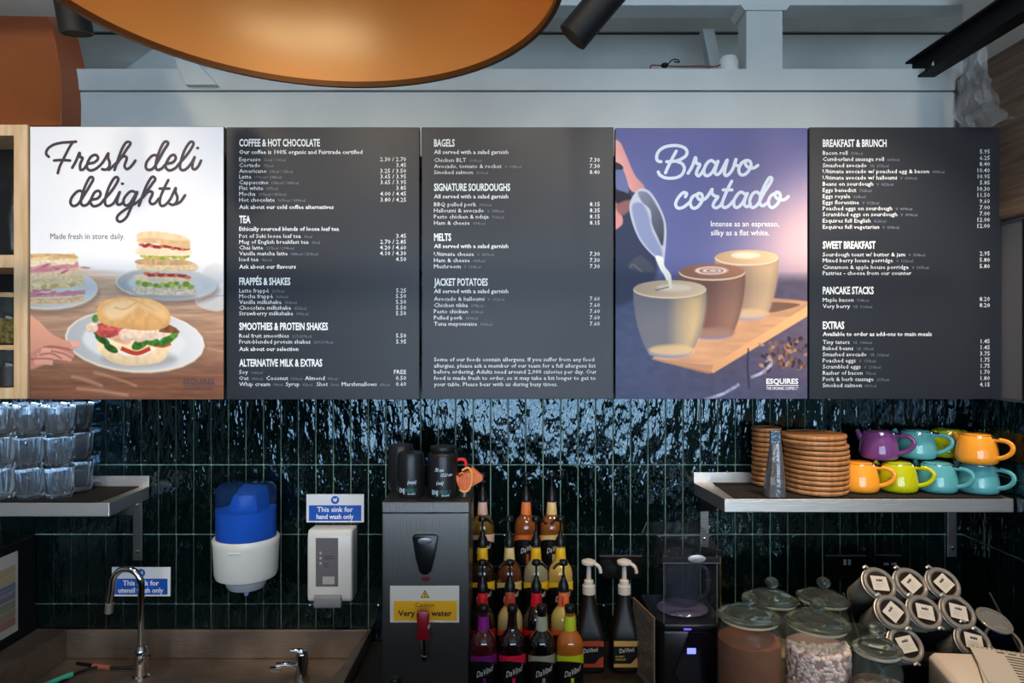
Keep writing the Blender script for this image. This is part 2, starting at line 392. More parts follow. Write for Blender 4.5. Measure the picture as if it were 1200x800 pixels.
# --- deli picture
def deli():
    p = Print(35.5, 148.6, 262, 467.6); X, Y = p.X, p.Y
    p.I[:] = np.array((238, 238, 241)) / 255
    p.blend(np.clip((X - 150) / 110, 0, 1) * np.clip((260 - Y) / 110, 0, 1) * .55, (182, 196, 220))
    p.blend(np.clip((Y - 255) / 60, 0, 1) * .4, (255, 250, 246))
    # table top
    hz = 302 + (X - 30) * .12
    wood = np.array((214, 180, 152)) / 255 * np.ones_like(p.I)
    g = p.noise(60, 3.2, 5) * .6 + p.noise(14, 1.6, 9) * .4
    wood *= (1 + .34 * (g - .5))[..., None]
    dk = np.clip((Y - 330) / 120, 0, 1)[..., None]; wood = wood * (1 - dk) + wood * np.array((.58, .46, .42)) * dk
    m = np.clip((Y - hz) / 14, 0, 1); p.I += (wood - p.I) * m[..., None]
    p.line([(150, 410), (200, 425), (265, 432)], 2.2, (120, 92, 82), a=.6, soft=2)
    p.line([(35, 415), (70, 432), (150, 470)], 2.5, (120, 92, 86), a=.7, soft=2)
    for (a, b, c, d, w) in ((90, 455, 150, 463, 3), (84, 441, 120, 452, 3), (110, 436, 160, 452, 2), (200, 400, 262, 412, 1.5)):
        p.line([(a, b), ((a + c) / 2, (b + d) / 2 - 1), (c, d)], w, (214, 168, 138), a=.6, soft=3.5)
    # napkin
    p.poly([(228, 352), (240, 340), (262, 330), (262, 362), (240, 362)], (226, 220, 216), lit=(0, 1, -.12), soft=1.5)
    p.line([(232, 354), (246, 348), (262, 346)], 1.2, (190, 184, 182), soft=1.5)
    p.poly([(238, 318), (250, 308), (262, 312), (262, 330), (246, 334)], (232, 228, 226), soft=3)
    # plate behind right, plate left, plate front
    def plate(cx, cy, rx, ry, rot=0):
        p.ell(cx + 2, cy + 6, rx, ry, (120, 96, 88), rot, soft=7, a=.5)
        p.ell(cx, cy + 1.6, rx, ry, (206, 180, 150), rot, soft=1.2); p.ell(cx, cy, rx, ry, (228, 220, 208), rot, soft=1)
        p.ell(cx, cy + .3, rx - 2.2, ry - 1.5, (198, 200, 202), rot, soft=1.4, lit=(1, -.3, .1)); p.ell(cx - 1, cy + 1, rx * .74, ry * .66, (220, 221, 222), rot, soft=5)
    plate(195, 332, 60, 19, .04)
    plate(56, 338, 59, 24)
    # club sandwich, right: stacked slices and fillings
    def slab(x0, x1, y0, y1, col, sk=2, **kw): p.poly([(x0, y0), ((x0 + x1) / 2, y0 - 1.5), (x1, y0 + sk), (x1 + 1, y1 + sk - 1), ((x0 + x1) / 2, y1 + 1.6), (x0 - .5, y1)], col, **kw)
    p.ell(192, 347, 38, 6, (150, 150, 158), soft=5, a=.6)
    slab(160, 226, 335, 344, (226, 208, 184), tex=.22, tx=2, ty=2)
    for i in range(16): p.ell(163 + i * 4 + R.uniform(-1, 1), 333 + R.uniform(-2.5, 3), R.uniform(2.5, 4.5), R.uniform(2, 3.6), [(164, 182, 74), (196, 208, 110), (132, 156, 58)][i % 3], soft=1.2)
    slab(160, 224, 322, 328, (240, 214, 176), tex=.1)
    for i in range(13): p.ell(172 + i * 4, 321 + i * .25 + R.uniform(-1, 1), 4, 2, (168, 66, 56) if i % 3 else (214, 120, 100), soft=1.2)
    slab(164, 228, 306, 316, (238, 208, 164), tex=.16, tx=3, ty=2, lit=(0, 1, -.1))
    slab(162, 222, 304, 309, (210, 168, 122), tex=.2, tx=3)
    for i in range(12): p.ell(168 + i * 4.6, 301 + R.uniform(-2, 2), 4, 2.4, [(176, 190, 84), (204, 172, 92), (142, 164, 70)][i % 3], soft=1.2)
    slab(162, 221, 290, 298, (244, 218, 184), tex=.08)
    for i in range(14): p.ell(166 + i * 4.1, 287 + i * .35 + R.uniform(-1, 1), 3.6, 2, (150, 48, 44) if i % 3 else (206, 108, 90), soft=1.1)
    p.poly([(161, 279), (163, 273), (178, 271), (205, 274), (221, 280), (222, 291), (210, 290), (180, 285), (162, 284)], (228, 188, 140), tex=.14, lit=(0, 1, -.1))
    p.poly([(161, 279), (163, 273), (178, 271), (205, 274), (221, 280), (212, 282), (180, 279)], (240, 208, 164), tex=.1)
    # ham and cheese toastie, left
    sc_ = [(36, 352, 98, 350, (222, 188, 146), 7), (36, 345, 100, 342, (214, 150, 150), 5), (36, 336, 98, 330, (236, 212, 160), 8), (36, 329, 98, 323, (234, 204, 152), 5),
           (36, 322, 95, 317, (240, 206, 166), 6), (36, 315, 92, 310, (224, 150, 154), 7), (36, 308, 90, 303, (244, 224, 188), 8), (36, 301, 88, 299, (230, 190, 138), 5)]
    for (a, b, c, d, col, w) in sc_: p.line([(a - 4, b + 1), ((a + c) / 2, (b + d) / 2 + 1.5), (c, d)], w, col, tex=.16, tx=3, ty=2)
    for i in range(26): p.ell(R.uniform(38, 100), R.choice([313, 341, 316, 344]) + R.uniform(-3, 3), R.uniform(4, 7), 1.3, R.choice([(216, 138, 146), (238, 178, 180), (196, 110, 118)]), rot=R.uniform(-.5, .2), soft=1.2)
    for i in range(14): p.ell(R.uniform(40, 92), R.choice([305, 333]) + R.uniform(-3, 3), R.uniform(3, 6), 2.2, R.choice([(250, 232, 196), (216, 180, 118), (244, 216, 160)]), rot=R.uniform(-.4, .4), soft=1.5)
    p.poly([(34, 298), (60, 297), (88, 299), (88, 303), (60, 300), (34, 302)], (214, 170, 118), tex=.2)
    # front plate with roll
    plate(158, 399, 82, 36.5, .07)
    p.ell(163, 421, 44, 10, (150, 146, 152), soft=8, a=.7)
    p.poly([(118, 400), (122, 418), (140, 427), (165, 428), (190, 423), (199, 408), (196, 400)], (236, 208, 166), lit=(0, 1, -.3), soft=1.4, tex=.1)
    p.line([(120, 381), (140, 387), (165, 390), (186, 389), (198, 383)], 3, (120, 70, 50), soft=3, a=.5)
    p.poly([(135, 408), (160, 414), (185, 404), (170, 416), (145, 416)], (238, 234, 228), soft=1.6)
    p.line([(142, 408), (160, 414), (176, 408)], 5, (186, 62, 44)); p.line([(180, 404), (192, 405), (200, 402)], 4.4, (198, 84, 60))
    for (a, b, rx, ry, ro) in ((120, 398, 10, 4, .6), (130, 408, 9, 4, .5), (114, 390, 6, 3.4, .8), (165, 402, 12, 6, -.58), (178, 400, 10, 5, .2), (196, 398, 12, 5, -.58), (203, 390, 6, 7, 0), (112, 373, 4, 5, .2)):
        p.ell(a, b, rx, ry, R.choice([(62, 112, 44), (86, 138, 56), (44, 90, 34)]), ro, soft=1.6, tex=.5, tx=3, ty=3)
    p.poly([(106, 380), (116, 379), (128, 396), (150, 404), (152, 392), (135, 380), (120, 376)], (232, 178, 148), tex=.2, soft=1.4)
    p.poly([(116, 379), (140, 380), (146, 388), (126, 396), (112, 390)], (190, 84, 78), tex=.5, tx=4, ty=3, soft=1.5)
    for (a, b, rx, ry) in ((150, 392, 11, 8), (164, 392, 10, 9), (176, 391, 10, 8), (190, 389, 11, 6), (108, 384, 7, 6)): p.ell(a, b, rx, ry, (238, 208, 184), soft=1.6, tex=.15, tx=3, ty=3, lit=(0, 1, -.12))
    p.poly([(186, 388), (196, 380), (208, 386), (210, 390), (200, 390)], (128, 78, 56), tex=.4, soft=1.3)
    p.poly([(114, 370), (116, 357), (128, 350), (150, 348), (175, 350), (192, 358), (199, 368), (198, 380), (186, 386), (165, 387), (140, 384), (122, 380)], (230, 176, 114), lit=(0, 1, -.26), soft=1.3, tex=.1, tx=4, ty=4)
    p.poly([(122, 362), (132, 354), (152, 352), (160, 358), (150, 368), (134, 374), (124, 370)], (248, 216, 170), soft=6, a=.8)
    p.poly([(160, 356), (178, 354), (192, 363), (194, 372), (176, 366)], (244, 204, 152), soft=6, a=.7)
    p.line([(134, 360), (146, 362), (160, 354)], 1.5, (206, 146, 88), soft=2, a=.6); p.line([(150, 349), (164, 354), (182, 364)], 1.3, (214, 158, 102), soft=2, a=.6)
    # hand
    sk = (218, 156, 132)
    p.poly([(30, 392), (44, 400), (70, 404), (86, 412), (84, 420), (60, 420), (50, 428), (30, 430)], (198, 134, 116), soft=1.6)
    for (a, b, c, d, w) in ((40, 424, 62, 424, 8), (48, 411, 72, 417, 9), (62, 412, 84, 420, 8), (44, 417, 84, 420, 7)): p.line([(a, b), ((a + c) / 2, (b + d) / 2 - 1), (c, d)], w, (220, 160, 142), lit=(0, 1, -.12), soft=1.6)
    for q_ in ([(36, 421), (50, 420), (62, 421)], [(46, 416), (60, 414), (72, 420)], [(60, 411), (74, 414), (84, 419)], [(40, 408), (60, 406), (86, 410)]): p.line(q_, 1.8, (138, 78, 68), soft=2, a=.75)
    p.poly([(30, 370), (44, 375), (62, 392), (84, 400), (92, 400), (94, 405), (84, 408), (60, 404), (42, 410), (30, 412)], sk, lit=(0, 1, -.1), soft=1.5)
    p.poly([(82, 399), (93, 401), (94, 405), (86, 406)], (238, 170, 156), soft=1.4)
    return p

def coffee():
    p = Print(721.5, 150.6, 946, 467); X, Y = p.X, p.Y
    p.I[:] = np.array((86, 92, 146)) / 255
    p.blend(np.clip((Y - 150) / 200, 0, 1) * .6, (96, 104, 156))
    p.blend(np.exp(-((X - 945) / 75) ** 2 - ((Y - 285) / 80) ** 2) * .95, (214, 178, 180))
    p.blend(np.exp(-((X - 880) / 30) ** 2 - ((Y - 175) / 50) ** 2) * .3, (60, 56, 96))
    p.blend(np.exp(-((X - 905) / 40) ** 2 - ((Y - 190) / 60) ** 2) * .35, (140, 130, 170))
    p.blend(np.clip((300 - X - (330 - Y) * 0 + 480) / 60, 0, 1) * 0, (0, 0, 0))
    m = np.clip((Y - 318) / 14, 0, 1); p.blend(m * .95, (72, 68, 90)); p.blend(m * np.clip((X - 860) / 80, 0, 1) * .5, (120, 104, 122))
    p.blend(m * np.clip((830 - X) / 90, 0, 1) * .7, (62, 78, 116)); p.blend(np.clip((Y - 420) / 40, 0, 1) * .5, (62, 70, 104))
    n = p.noise(8, 5, 4); p.I *= (1 + .12 * (n - .5) * m)[..., None]
    # dark shirt and hands at left
    p.poly([(715, 225), (742, 220), (764, 280), (770, 320), (750, 345), (715, 350)], (44, 52, 80), soft=6)
    p.poly([(736, 312), (748, 300), (760, 306), (768, 318), (750, 318)], (84, 84, 92), soft=4, a=.6)
    p.line([(738, 314), (742, 310), (752, 318)], 1.2, (150, 140, 130), soft=2, a=.6)
    p.poly([(716, 165), (726, 166), (733, 180), (744, 205), (755, 218), (752, 224), (740, 224), (730, 205), (722, 190), (716, 190)], (206, 148, 148), soft=1.6, lit=(1, 0, -.15))
    p.poly([(720, 195), (729, 196), (737, 222), (730, 230), (722, 220)], (92, 104, 150), soft=1); p.poly([(720, 190), (728, 193), (730, 198), (720, 198)], (36, 36, 56), soft=1)
    p.poly([(716, 222), (738, 228), (738, 240), (722, 246), (716, 236)], (30, 28, 46), soft=2)
    p.poly([(716, 236), (724, 240), (730, 258), (726, 266), (716, 268)], (196, 136, 136), soft=1.6); p.poly([(722, 240), (740, 234), (738, 246), (728, 252)], (128, 86, 92), soft=3)
    # milk jug
    p.poly([(748, 222), (760, 223), (770, 236), (779, 256), (781, 275), (779, 300), (777, 306), (766, 300), (750, 282), (740, 258), (738, 238)], (176, 184, 204), soft=1.1)
    p.poly([(748, 225), (759, 226), (769, 240), (777, 258), (778, 276), (776, 288), (770, 276), (764, 262), (762, 246), (752, 236)], (88, 94, 112), soft=1.6, lit=(1, 1, -.25))
    p.poly([(741, 240), (752, 238), (760, 252), (764, 270), (775, 292), (774, 302), (762, 294), (750, 278), (743, 258)], (128, 140, 178), soft=2.5)
    p.poly([(768, 300), (777, 302), (779, 312), (786, 322), (787, 340), (783, 342), (780, 326), (773, 314)], (226, 230, 226), soft=1.3)
    # board
    p.poly([(764, 420), (836, 428), (838, 436), (830, 438), (775, 424)], (148, 108, 84), soft=1.4, smooth=False)
    p.poly([(764, 420), (800, 392), (880, 350), (905, 349), (930, 351), (947, 353), (947, 362), (836, 428), (800, 426)], (196, 148, 112), soft=1.6, smooth=False, tex=.14, tx=20, ty=3)
    p.poly([(836, 427), (947, 358), (947, 370), (836, 437), (831, 434)], (214, 160, 112), soft=1.3, smooth=False, lit=(1, 0, .08))
    p.poly([(890, 354), (928, 355), (936, 358), (905, 366), (884, 364)], (120, 90, 76), soft=1.6)
    p.poly([(764, 421), (836, 428), (833, 436)], (176, 130, 100), soft=1.2, smooth=False)
    def cup(cx, ty, rx, ry, by, bx, body, dark, top, side=1):
        n = 12; L = [(cx - rx + (bx) * (i / n) ** 2.2, ty + (by - ty) * i / n) for i in range(n + 1)]
        Rr = [(cx + rx - (bx) * (i / n) ** 2.2, ty + (by - ty) * i / n) for i in range(n + 1)]
        bot = [(cx + (rx - bx) * math.cos(t), by + ry * .55 * math.sin(t)) for t in np.linspace(0, PI, 8)]
        p.poly(L + bot[::-1][1:-1] + Rr[::-1], dark, soft=1.2, smooth=False)
        # light on the right half of the printed glass
        for w_, al in ((.95, .35), (.75, .4), (.5, .5)):
            q = [(cx + rx * (1 - w_) - rx * .0 + (rx * w_ - bx * (i / n) ** 2.2) * -1 * 0 + 0, ty + 8 + (by - ty - 8) * i / n) for i in range(n + 1)]
            q2 = [(cx + rx - 4 - bx * (i / n) ** 2.2, ty + 8 + (by - ty - 8) * i / n) for i in range(n + 1)]
            p.poly(q + q2[::-1], body, soft=12, smooth=False, a=al)
        p.ell(cx, by + 1, rx - bx - 1, ry * .6, (150, 150, 190), soft=1.5, a=.5); p.ell(cx + 2, by - 3, rx - bx + 1, ry * .6, body, soft=4, a=.8)
        p.ell(cx, ty + 1.4, rx, ry, (224, 200, 170), soft=1); p.ell(cx, ty, rx - .8, ry - .6, top, soft=1.2, lit=(1, 0, .1))
    cup(875, 301, 37.5, 9, 370, 14, (208, 176, 138), (162, 134, 116), (208, 172, 134))
    p.ell(874, 299, 17, 4, (236, 214, 190), soft=3)
    cup(834.5, 318, 39, 9.5, 392, 15, (150, 112, 96), (112, 80, 74), (146, 102, 84))
    p.ell(834, 317, 20, 5, (196, 164, 150), soft=2)
    for q_, (rx_, ry_) in enumerate(((18, 4.4), (14.5, 3.4), (11, 2.5), (7.5, 1.7), (4, .9))): p.ell(833 + q_ * .6, 317, rx_, ry_, (230, 212, 204) if q_ % 2 == 0 else (160, 118, 100), soft=1.2)
    cup(785, 338, 43, 10.5, 413, 17, (214, 182, 130), (108, 108, 118), (196, 172, 146))
    p.ell(790, 337, 20, 4.5, (222, 208, 188), soft=4); p.line([(768, 340), (784, 336)], 1, (90, 70, 70), soft=1.2)
    p.line([(784, 322), (786, 338)], 4, (232, 228, 214), soft=1.3)
    # beans and spoon handle
    for i in range(70):
        a, b = R.uniform(892, 945), R.uniform(396, 434)
        if R.random() < .7: b = 396 + (b - 396) * .9 + (a < 905) * 12
        p.ell(a, b, R.uniform(2.4, 4), R.uniform(1.6, 2.4), R.choice([(92, 66, 66), (126, 92, 80), (60, 46, 58), (166, 126, 100)]), R.uniform(0, 3), soft=1.1)
    for (a, b, c, d) in ((826, 468, 866, 450), (880, 442, 904, 426)): p.line([(a, b), ((a + c) / 2 + 2, (b + d) / 2 + 2), (c, d)], 3.5, (148, 150, 180), soft=2, tex=.5)
    p.line([(897, 424), (904, 420), (904, 430)], 1, (170, 170, 190), soft=1.2)
    p.line([(877, 408), (876, 430), (878, 455)], 1.8, (32, 34, 60), soft=1.2, a=.8)
    return p

# ------------------------------------------------------------------ menu boards
BD = .22                                            # board front, metres from the wall
BN = mat('board_print_slate', (33, 37, 45), .40, spec=.45)
BE = mat('board_edge_black', (16, 18, 22), .4)
TXT = mat('print_white', (222, 230, 236), .5); TXT2 = mat('print_grey', (112, 124, 140), .5)
HDR = mat('print_header_white', (226, 234, 238), .5)
def board(name_label, x0, y0, x1, y1, face=None):
    a, b = P(x0, y1, BD), P(x1, y0, BD)
    t = thing('menu_board', name_label, 'menu board', (0, 0, 0), group=None)
    MB().box(a.x, b.x, -BD, -BD + .025, a.z, b.z).build('panel', BE if face is None else [face], t, bevel=.0015, bseg=1)
    return t
def rows(t, X, XRt, rws, res=1):
    mw = MB(); mg = MB(); mh = MB(); d = BD + .0006
    for r in rws:
        kind, s, y = r[0], r[1], r[2]
        if kind == 'h': text(mh, s, flat_fn(X, y + 4.1, d), 8.2, None, .60, .026, res=2)
        elif kind == 'b': text(mw, s, flat_fn(X, y + 2.3, d), 4.6, None, 1.06, .014, res=res)
        elif kind == 'm':                                            # name / grey note pairs at given x
            for (xx, nm, kc) in s:
                w = text(mw, nm, flat_fn(xx, y + 2.3, d), 4.6, None, 1.075, .0, res=res)
                text(mg, kc, flat_fn(xx + w + 3.4, y + 2.3, d), 3.2, None, 1.0, 0, res=1)
            if len(r) > 3: text(mw, r[3], flat_fn(XRt, y + 2.3, d), 4.8, None, 1.03, .002, 'r', res=res)
        else:
            w = text(mw, s, flat_fn(X, y + 2.3, d), 4.6, None, 1.075, .0, res=res)
            if len(r) > 3 and r[3]: text(mg, r[3], flat_fn(X + w + 4, y + 2.3, d), 3.2, None, 1.0, 0, res=1)
            if len(r) > 4: text(mw, r[4], flat_fn(XRt, (r[5] if len(r) > 5 else y) + 2.3, d), 4.8, None, 1.03, .002, 'r', res=res)
    mw.build('lettering', TXT, t); mg.build('small_lettering', TXT2, t); mh.build('heading_lettering', HDR, t)
b2 = board('dark menu board headed coffee and hot chocolate, beside the deli poster', 265.3, 149, 491.5, 468, BN)
b3 = board('dark menu board headed bagels and signature sourdoughs, in the middle of the row', 494, 149, 719, 467.5, BN)
b5 = board('dark menu board headed breakfast and brunch, beside the coffee poster', 948.3, 149, 1174, 467.5, BN)
rows(b2, 280.3, 476, [('h', 'COFFEE & HOT CHOCOLATE', 167.2), ('b', 'Our coffee is 100% organic and Fairtrade certified', 178),
    ('n', 'Espresso', 186.6, '5kcal / 10kcal', '2.30 / 2.70'), ('n', 'Cortado', 193.4, '72kcal', '3.45'), ('n', 'Americano', 200.2, '10kcal / 15kcal', '3.25 / 3.50'),
    ('n', 'Latte', 206.8, '179kcal / 248kcal', '3.65 / 3.95'), ('n', 'Cappuccino', 213.5, '158kcal / 188kcal', '3.65 / 3.95'), ('n', 'Flat white', 220.2, '107kcal', '3.85'),
    ('n', 'Mocha', 227, '375kcal / 450kcal', '4.00 / 4.45'), ('n', 'Hot chocolate', 234, '367kcal / 438kcal', '3.80 / 4.25'), ('b', 'Ask about our cold coffee alternatives', 242.4),
    ('h', 'TEA', 257), ('b', 'Ethically sourced blends of loose leaf tea', 268), ('n', 'Pot of Suki loose leaf tea', 276.4, '0kcal', '3.45'), ('n', 'Mug of English breakfast tea', 283.3, '0kcal', '2.70 / 2.85'),
    ('n', 'Chai latte', 290, '227kcal / 298kcal', '4.20 / 4.60'), ('n', 'Vanilla matcha latte', 296.8, '183kcal / 253kcal', '4.10 / 4.30'), ('n', 'Iced tea', 303.7, '42kcal', '4.50'), ('b', 'Ask about our flavours', 312.3),
    ('h', 'FRAPPÉS & SHAKES', 329.6), ('n', 'Latte frappé', 340.3, '267kcal', '5.25'), ('n', 'Mocha frappé', 346.9, '360kcal', '5.50'), ('n', 'Vanilla milkshake', 353.7, '353kcal', '5.50'),
    ('n', 'Chocolate milkshake', 360.4, '452kcal', '5.50'), ('n', 'Strawberry milkshake', 367, '395kcal', '5.50'), ('h', 'SMOOTHIES & PROTEIN SHAKES', 382.3), ('n', 'Real fruit smoothies', 393.2, '217-239kcal', '5.50'),
    ('n', 'Fruit-blended protein shakes', 400.2, '209-319kcal', '5.95'), ('b', 'Ask about our selection', 408.7), ('h', 'ALTERNATIVE MILK & EXTRAS', 425), ('n', 'Soy', 435.7, '166kcal', 'FREE'),
    ('m', [(280.3, 'Oat', '180kcal'), (312, 'Coconut', '130kcal'), (357.5, 'Almond', '95kcal')], 442.9, '0.50'), ('m', [(280.3, 'Whip cream', '90kcal'), (335, 'Syrup', '42kcal'), (371, 'Shot', '5kcal'), (400.5, 'Marshmallows', '68kcal')], 449.9, '0.60')])
sg = 'All served with a salad garnish'
rows(b3, 508.6, 703, [('h', 'BAGELS', 167.4), ('b', sg, 178), ('n', 'Chicken BLT', 187.4, '414kcal', '7.30'), ('n', 'Avocado, tomato & rocket', 194.6, 'V  548kcal', '7.30'), ('n', 'Smoked salmon', 201.7, '350kcal', '8.40'),
    ('h', 'SIGNATURE SOURDOUGHS', 219.3), ('b', sg, 230), ('n', 'BBQ pulled pork', 239.3, '541kcal', '8.15'), ('n', 'Halloumi & avocado', 246.5, 'V  588kcal', '8.35'), ('n', 'Pesto chicken & nduja', 253.7, '716kcal', '8.15'), ('n', 'Ham & cheese', 261, '494kcal', '8.15'),
    ('h', 'MELTS', 277.8), ('b', sg, 288.2), ('n', 'Ultimate cheese', 297.5, 'V  439kcal', '7.30'), ('n', 'Ham & cheese', 304.8, '643kcal', '7.30'), ('n', 'Mushroom', 312, 'V  554kcal', '7.30'),
    ('h', 'JACKET POTATOES', 330.4), ('b', sg, 341), ('n', 'Avocado & halloumi', 350, 'V  692kcal', '7.60'), ('n', 'Chicken tikka', 357.4, '578kcal', '7.60'), ('n', 'Pesto chicken', 364.7, '613kcal', '7.60'), ('n', 'Pulled pork', 372, '430kcal', '7.60'), ('n', 'Tuna mayonnaise', 379.2, '540kcal', '7.60'),
    ('n', 'Some of our foods contain allergens. If you suffer from any food', 421), ('n', 'allergies, please ask a member of our team for a full allergens list', 428.3), ('n', 'before ordering. Adults need around 2,000 calories per day. Our', 435.4), ('n', 'food is made fresh to order, so it may take a bit longer to get to', 442.7), ('n', 'your table. Please bear with us during busy times.', 450)])
rows(b5, 964.2, 1160, [('h', 'BREAKFAST & BRUNCH', 167.7), ('n', 'Bacon roll', 179, '334kcal', '5.95', 177.6), ('n', 'Cumberland sausage roll', 186.3, '660kcal', '6.25', 185), ('n', 'Smashed avocado', 193.6, 'VE  372kcal', '8.40', 192.2), ('n', 'Ultimate avocado w/ poached egg & bacon', 200.6, '498kcal', '10.40', 199.6),
    ('n', 'Ultimate avocado w/ halloumi', 208, 'V  630kcal', '10.95', 206.8), ('n', 'Beans on sourdough', 215.3, 'V  432kcal', '5.85', 214), ('n', 'Eggs benedict', 222.6, '706kcal', '10.30', 221.3), ('n', 'Eggs royale', 229.8, '624kcal', '11.50', 228.4), ('n', 'Eggs florentine', 237, 'V  512kcal', '9.60', 235.8), ('n', 'Poached eggs on sourdough', 244, 'V  409kcal', '7.00', 243),
    ('n', 'Scrambled eggs on sourdough', 251, 'V  490kcal', '7.00', 250.2), ('n', 'Esquires full English', 258.4, '823kcal', '12.00', 257.4), ('n', 'Esquires full vegetarian', 265.7, 'V  834kcal', '12.00', 264.6), ('h', 'SWEET BREAKFAST', 287), ('n', 'Sourdough toast w/ butter & jam', 298, 'V  354kcal', '2.95', 297), ('n', 'Mixed berry house porridge', 305, 'V  532kcal', '5.80', 304.4),
    ('n', 'Cinnamon & apple house porridge', 312.8, 'V  507kcal', '5.80', 311.8), ('n', 'Pastries - choose from our counter', 319.8), ('h', 'PANCAKE STACKS', 340.2), ('n', 'Maple bacon', 351.2, '718kcal', '8.20', 350.3), ('n', 'Very berry', 358.6, 'VE  516kcal', '8.20', 357.5), ('h', 'EXTRAS', 381), ('b', 'Available to order as add-ons to main meals', 391.2),
    ('n', 'Tiny taters', 400.6, 'VE  100kcal', '1.45', 399.8), ('n', 'Baked beans', 407.8, 'VE  93kcal', '1.45', 407), ('n', 'Smashed avocado', 415, 'VE  102kcal', '3.75', 414.2), ('n', 'Poached eggs', 422.2, 'V  170kcal', '1.75', 421.4), ('n', 'Scrambled eggs', 429.4, 'V  210kcal', '1.75', 428.6), ('n', 'Rasher of bacon', 436.7, '75kcal', '1.70', 435.8), ('n', 'Pork & herb sausage', 444, '217kcal', '1.80', 443), ('n', 'Smoked salmon', 451.2, '181kcal', '4.15', 450.4)])
b1 = board('white deli poster board with sandwiches, beside the wooden shelf box', 34.8, 148, 262.6, 468)
b4 = board('blue coffee poster board with three filled glasses and a milk jug', 721, 150, 946.6, 467.5)
deli().mesh('printed_picture', INK, b1, BD + .0005); coffee().mesh('printed_picture', INK, b4, BD + .0005)
S1 = [[(92, 180), (75, 160), (85, 130), (120, 105), (170, 92), (225, 88), (262, 85)], [(240, 90), (215, 130), (185, 190), (160, 240), (148, 282)], [(125, 203), (170, 200), (225, 203)],
    [(238, 248), (262, 205), (283, 155), (287, 180), (303, 188), (288, 228), (290, 260), (312, 255), (335, 225), (375, 215), (400, 190), (385, 168), (355, 180), (335, 215), (330, 245), (350, 265), (385, 255), (420, 225), (445, 190), (463, 158), (462, 185), (472, 215), (467, 245), (448, 260), (425, 257)],
    [(467, 262), (490, 240), (540, 190), (580, 130), (602, 98), (590, 86), (570, 95), (545, 140), (518, 215), (502, 262)], [(518, 222), (548, 182), (573, 178), (578, 195), (565, 235), (577, 256), (597, 248), (620, 222), (633, 203)],
    [(775, 185), (760, 170), (735, 175), (705, 210), (698, 245), (715, 262), (745, 250), (775, 205), (810, 140), (837, 98), (825, 84), (808, 95), (785, 140), (765, 200), (760, 245), (775, 262), (800, 250), (825, 225), (865, 215), (885, 190), (875, 168), (850, 178), (828, 215), (822, 245), (845, 265), (880, 252), (905, 225), (960, 160), (995, 103), (985, 85), (965, 98), (935, 150), (915, 215), (912, 250), (930, 264), (957, 250), (985, 215), (1003, 182), (990, 220), (990, 250), (1005, 258), (1025, 240), (1043, 203)],
    [(1020, 125), (1024, 125)],
    [(305, 405), (290, 392), (265, 400), (235, 435), (228, 468), (245, 487), (275, 475), (305, 430), (345, 365), (369, 320), (356, 305), (340, 320), (318, 365), (298, 425), (292, 465), (308, 485), (335, 475), (355, 450), (395, 440), (415, 415), (405, 393), (380, 400), (360, 435), (352, 465), (372, 488), (408, 478), (435, 450), (490, 385), (525, 325), (515, 306), (495, 320), (465, 375), (445, 440), (445, 475), (462, 487), (490, 475), (510, 448), (535, 400), (520, 445), (520, 475), (540, 477), (560, 460)],
    [(550, 348), (554, 348)], [(640, 410), (620, 395), (595, 400), (565, 435), (558, 465), (572, 483), (600, 470), (643, 400), (625, 450), (600, 510), (575, 560), (540, 585), (518, 572), (525, 545), (560, 515), (610, 485), (660, 450), (700, 400), (740, 345), (757, 320), (745, 304), (728, 315), (700, 365), (675, 430), (655, 485)],
    [(678, 435), (710, 400), (735, 398), (738, 415), (722, 455), (735, 475), (757, 468), (780, 440)], [(838, 325), (815, 370), (790, 430), (785, 470), (800, 487), (825, 475), (850, 445), (870, 405), (885, 375), (883, 400), (895, 430), (890, 462), (870, 480), (848, 474)], [(785, 378), (845, 378)], [(886, 475), (915, 460), (943, 420)]]
S2 = [[(90, 212), (65, 205), (58, 175), (75, 135), (120, 105), (190, 95), (245, 105), (275, 130), (272, 165), (240, 190), (195, 207), (130, 212)], [(195, 207), (240, 225), (258, 260), (240, 305), (195, 328), (130, 330), (85, 310), (70, 285)], [(200, 135), (170, 190), (140, 250), (122, 292)],
    [(285, 295), (315, 245), (338, 182), (345, 222), (370, 232), (352, 270), (345, 300), (362, 314), (385, 290), (400, 265)], [(485, 225), (452, 203), (420, 225), (400, 270), (405, 305), (430, 312), (465, 280), (500, 208), (485, 255), (478, 290), (495, 305), (520, 285), (545, 240), (567, 200), (552, 260), (548, 302), (568, 310), (605, 268), (630, 195), (625, 230), (650, 245)],
    [(700, 203), (668, 225), (650, 270), (665, 305), (700, 300), (735, 255), (735, 215), (710, 202), (697, 222), (715, 250), (755, 258), (788, 238)],
    [(265, 465), (275, 442), (250, 435), (215, 470), (195, 515), (210, 545), (250, 540), (295, 505)], [(350, 448), (317, 465), (300, 510), (317, 545), (350, 540), (385, 495), (385, 450), (360, 440), (350, 460), (370, 487), (410, 478), (440, 440), (458, 410), (457, 440), (480, 460), (500, 465), (475, 500), (465, 530), (485, 545), (515, 530), (535, 500)],
    [(600, 352), (570, 410), (545, 470), (530, 520), (547, 543), (580, 528), (610, 495)], [(538, 415), (602, 415)], [(697, 448), (668, 430), (640, 450), (615, 495), (620, 535), (645, 540), (680, 505), (712, 440), (695, 485), (690, 520), (710, 537), (735, 518)],
    [(803, 450), (780, 430), (750, 445), (730, 490), (735, 530), (755, 543), (790, 515), (830, 440), (875, 370), (890, 335), (875, 325), (855, 350), (825, 410), (805, 470), (805, 515), (825, 530), (860, 505)],
    [(920, 438), (885, 455), (865, 495), (872, 532), (897, 542), (932, 512), (950, 470), (943, 438), (920, 432), (912, 458), (940, 485), (980, 485), (1008, 462)]]
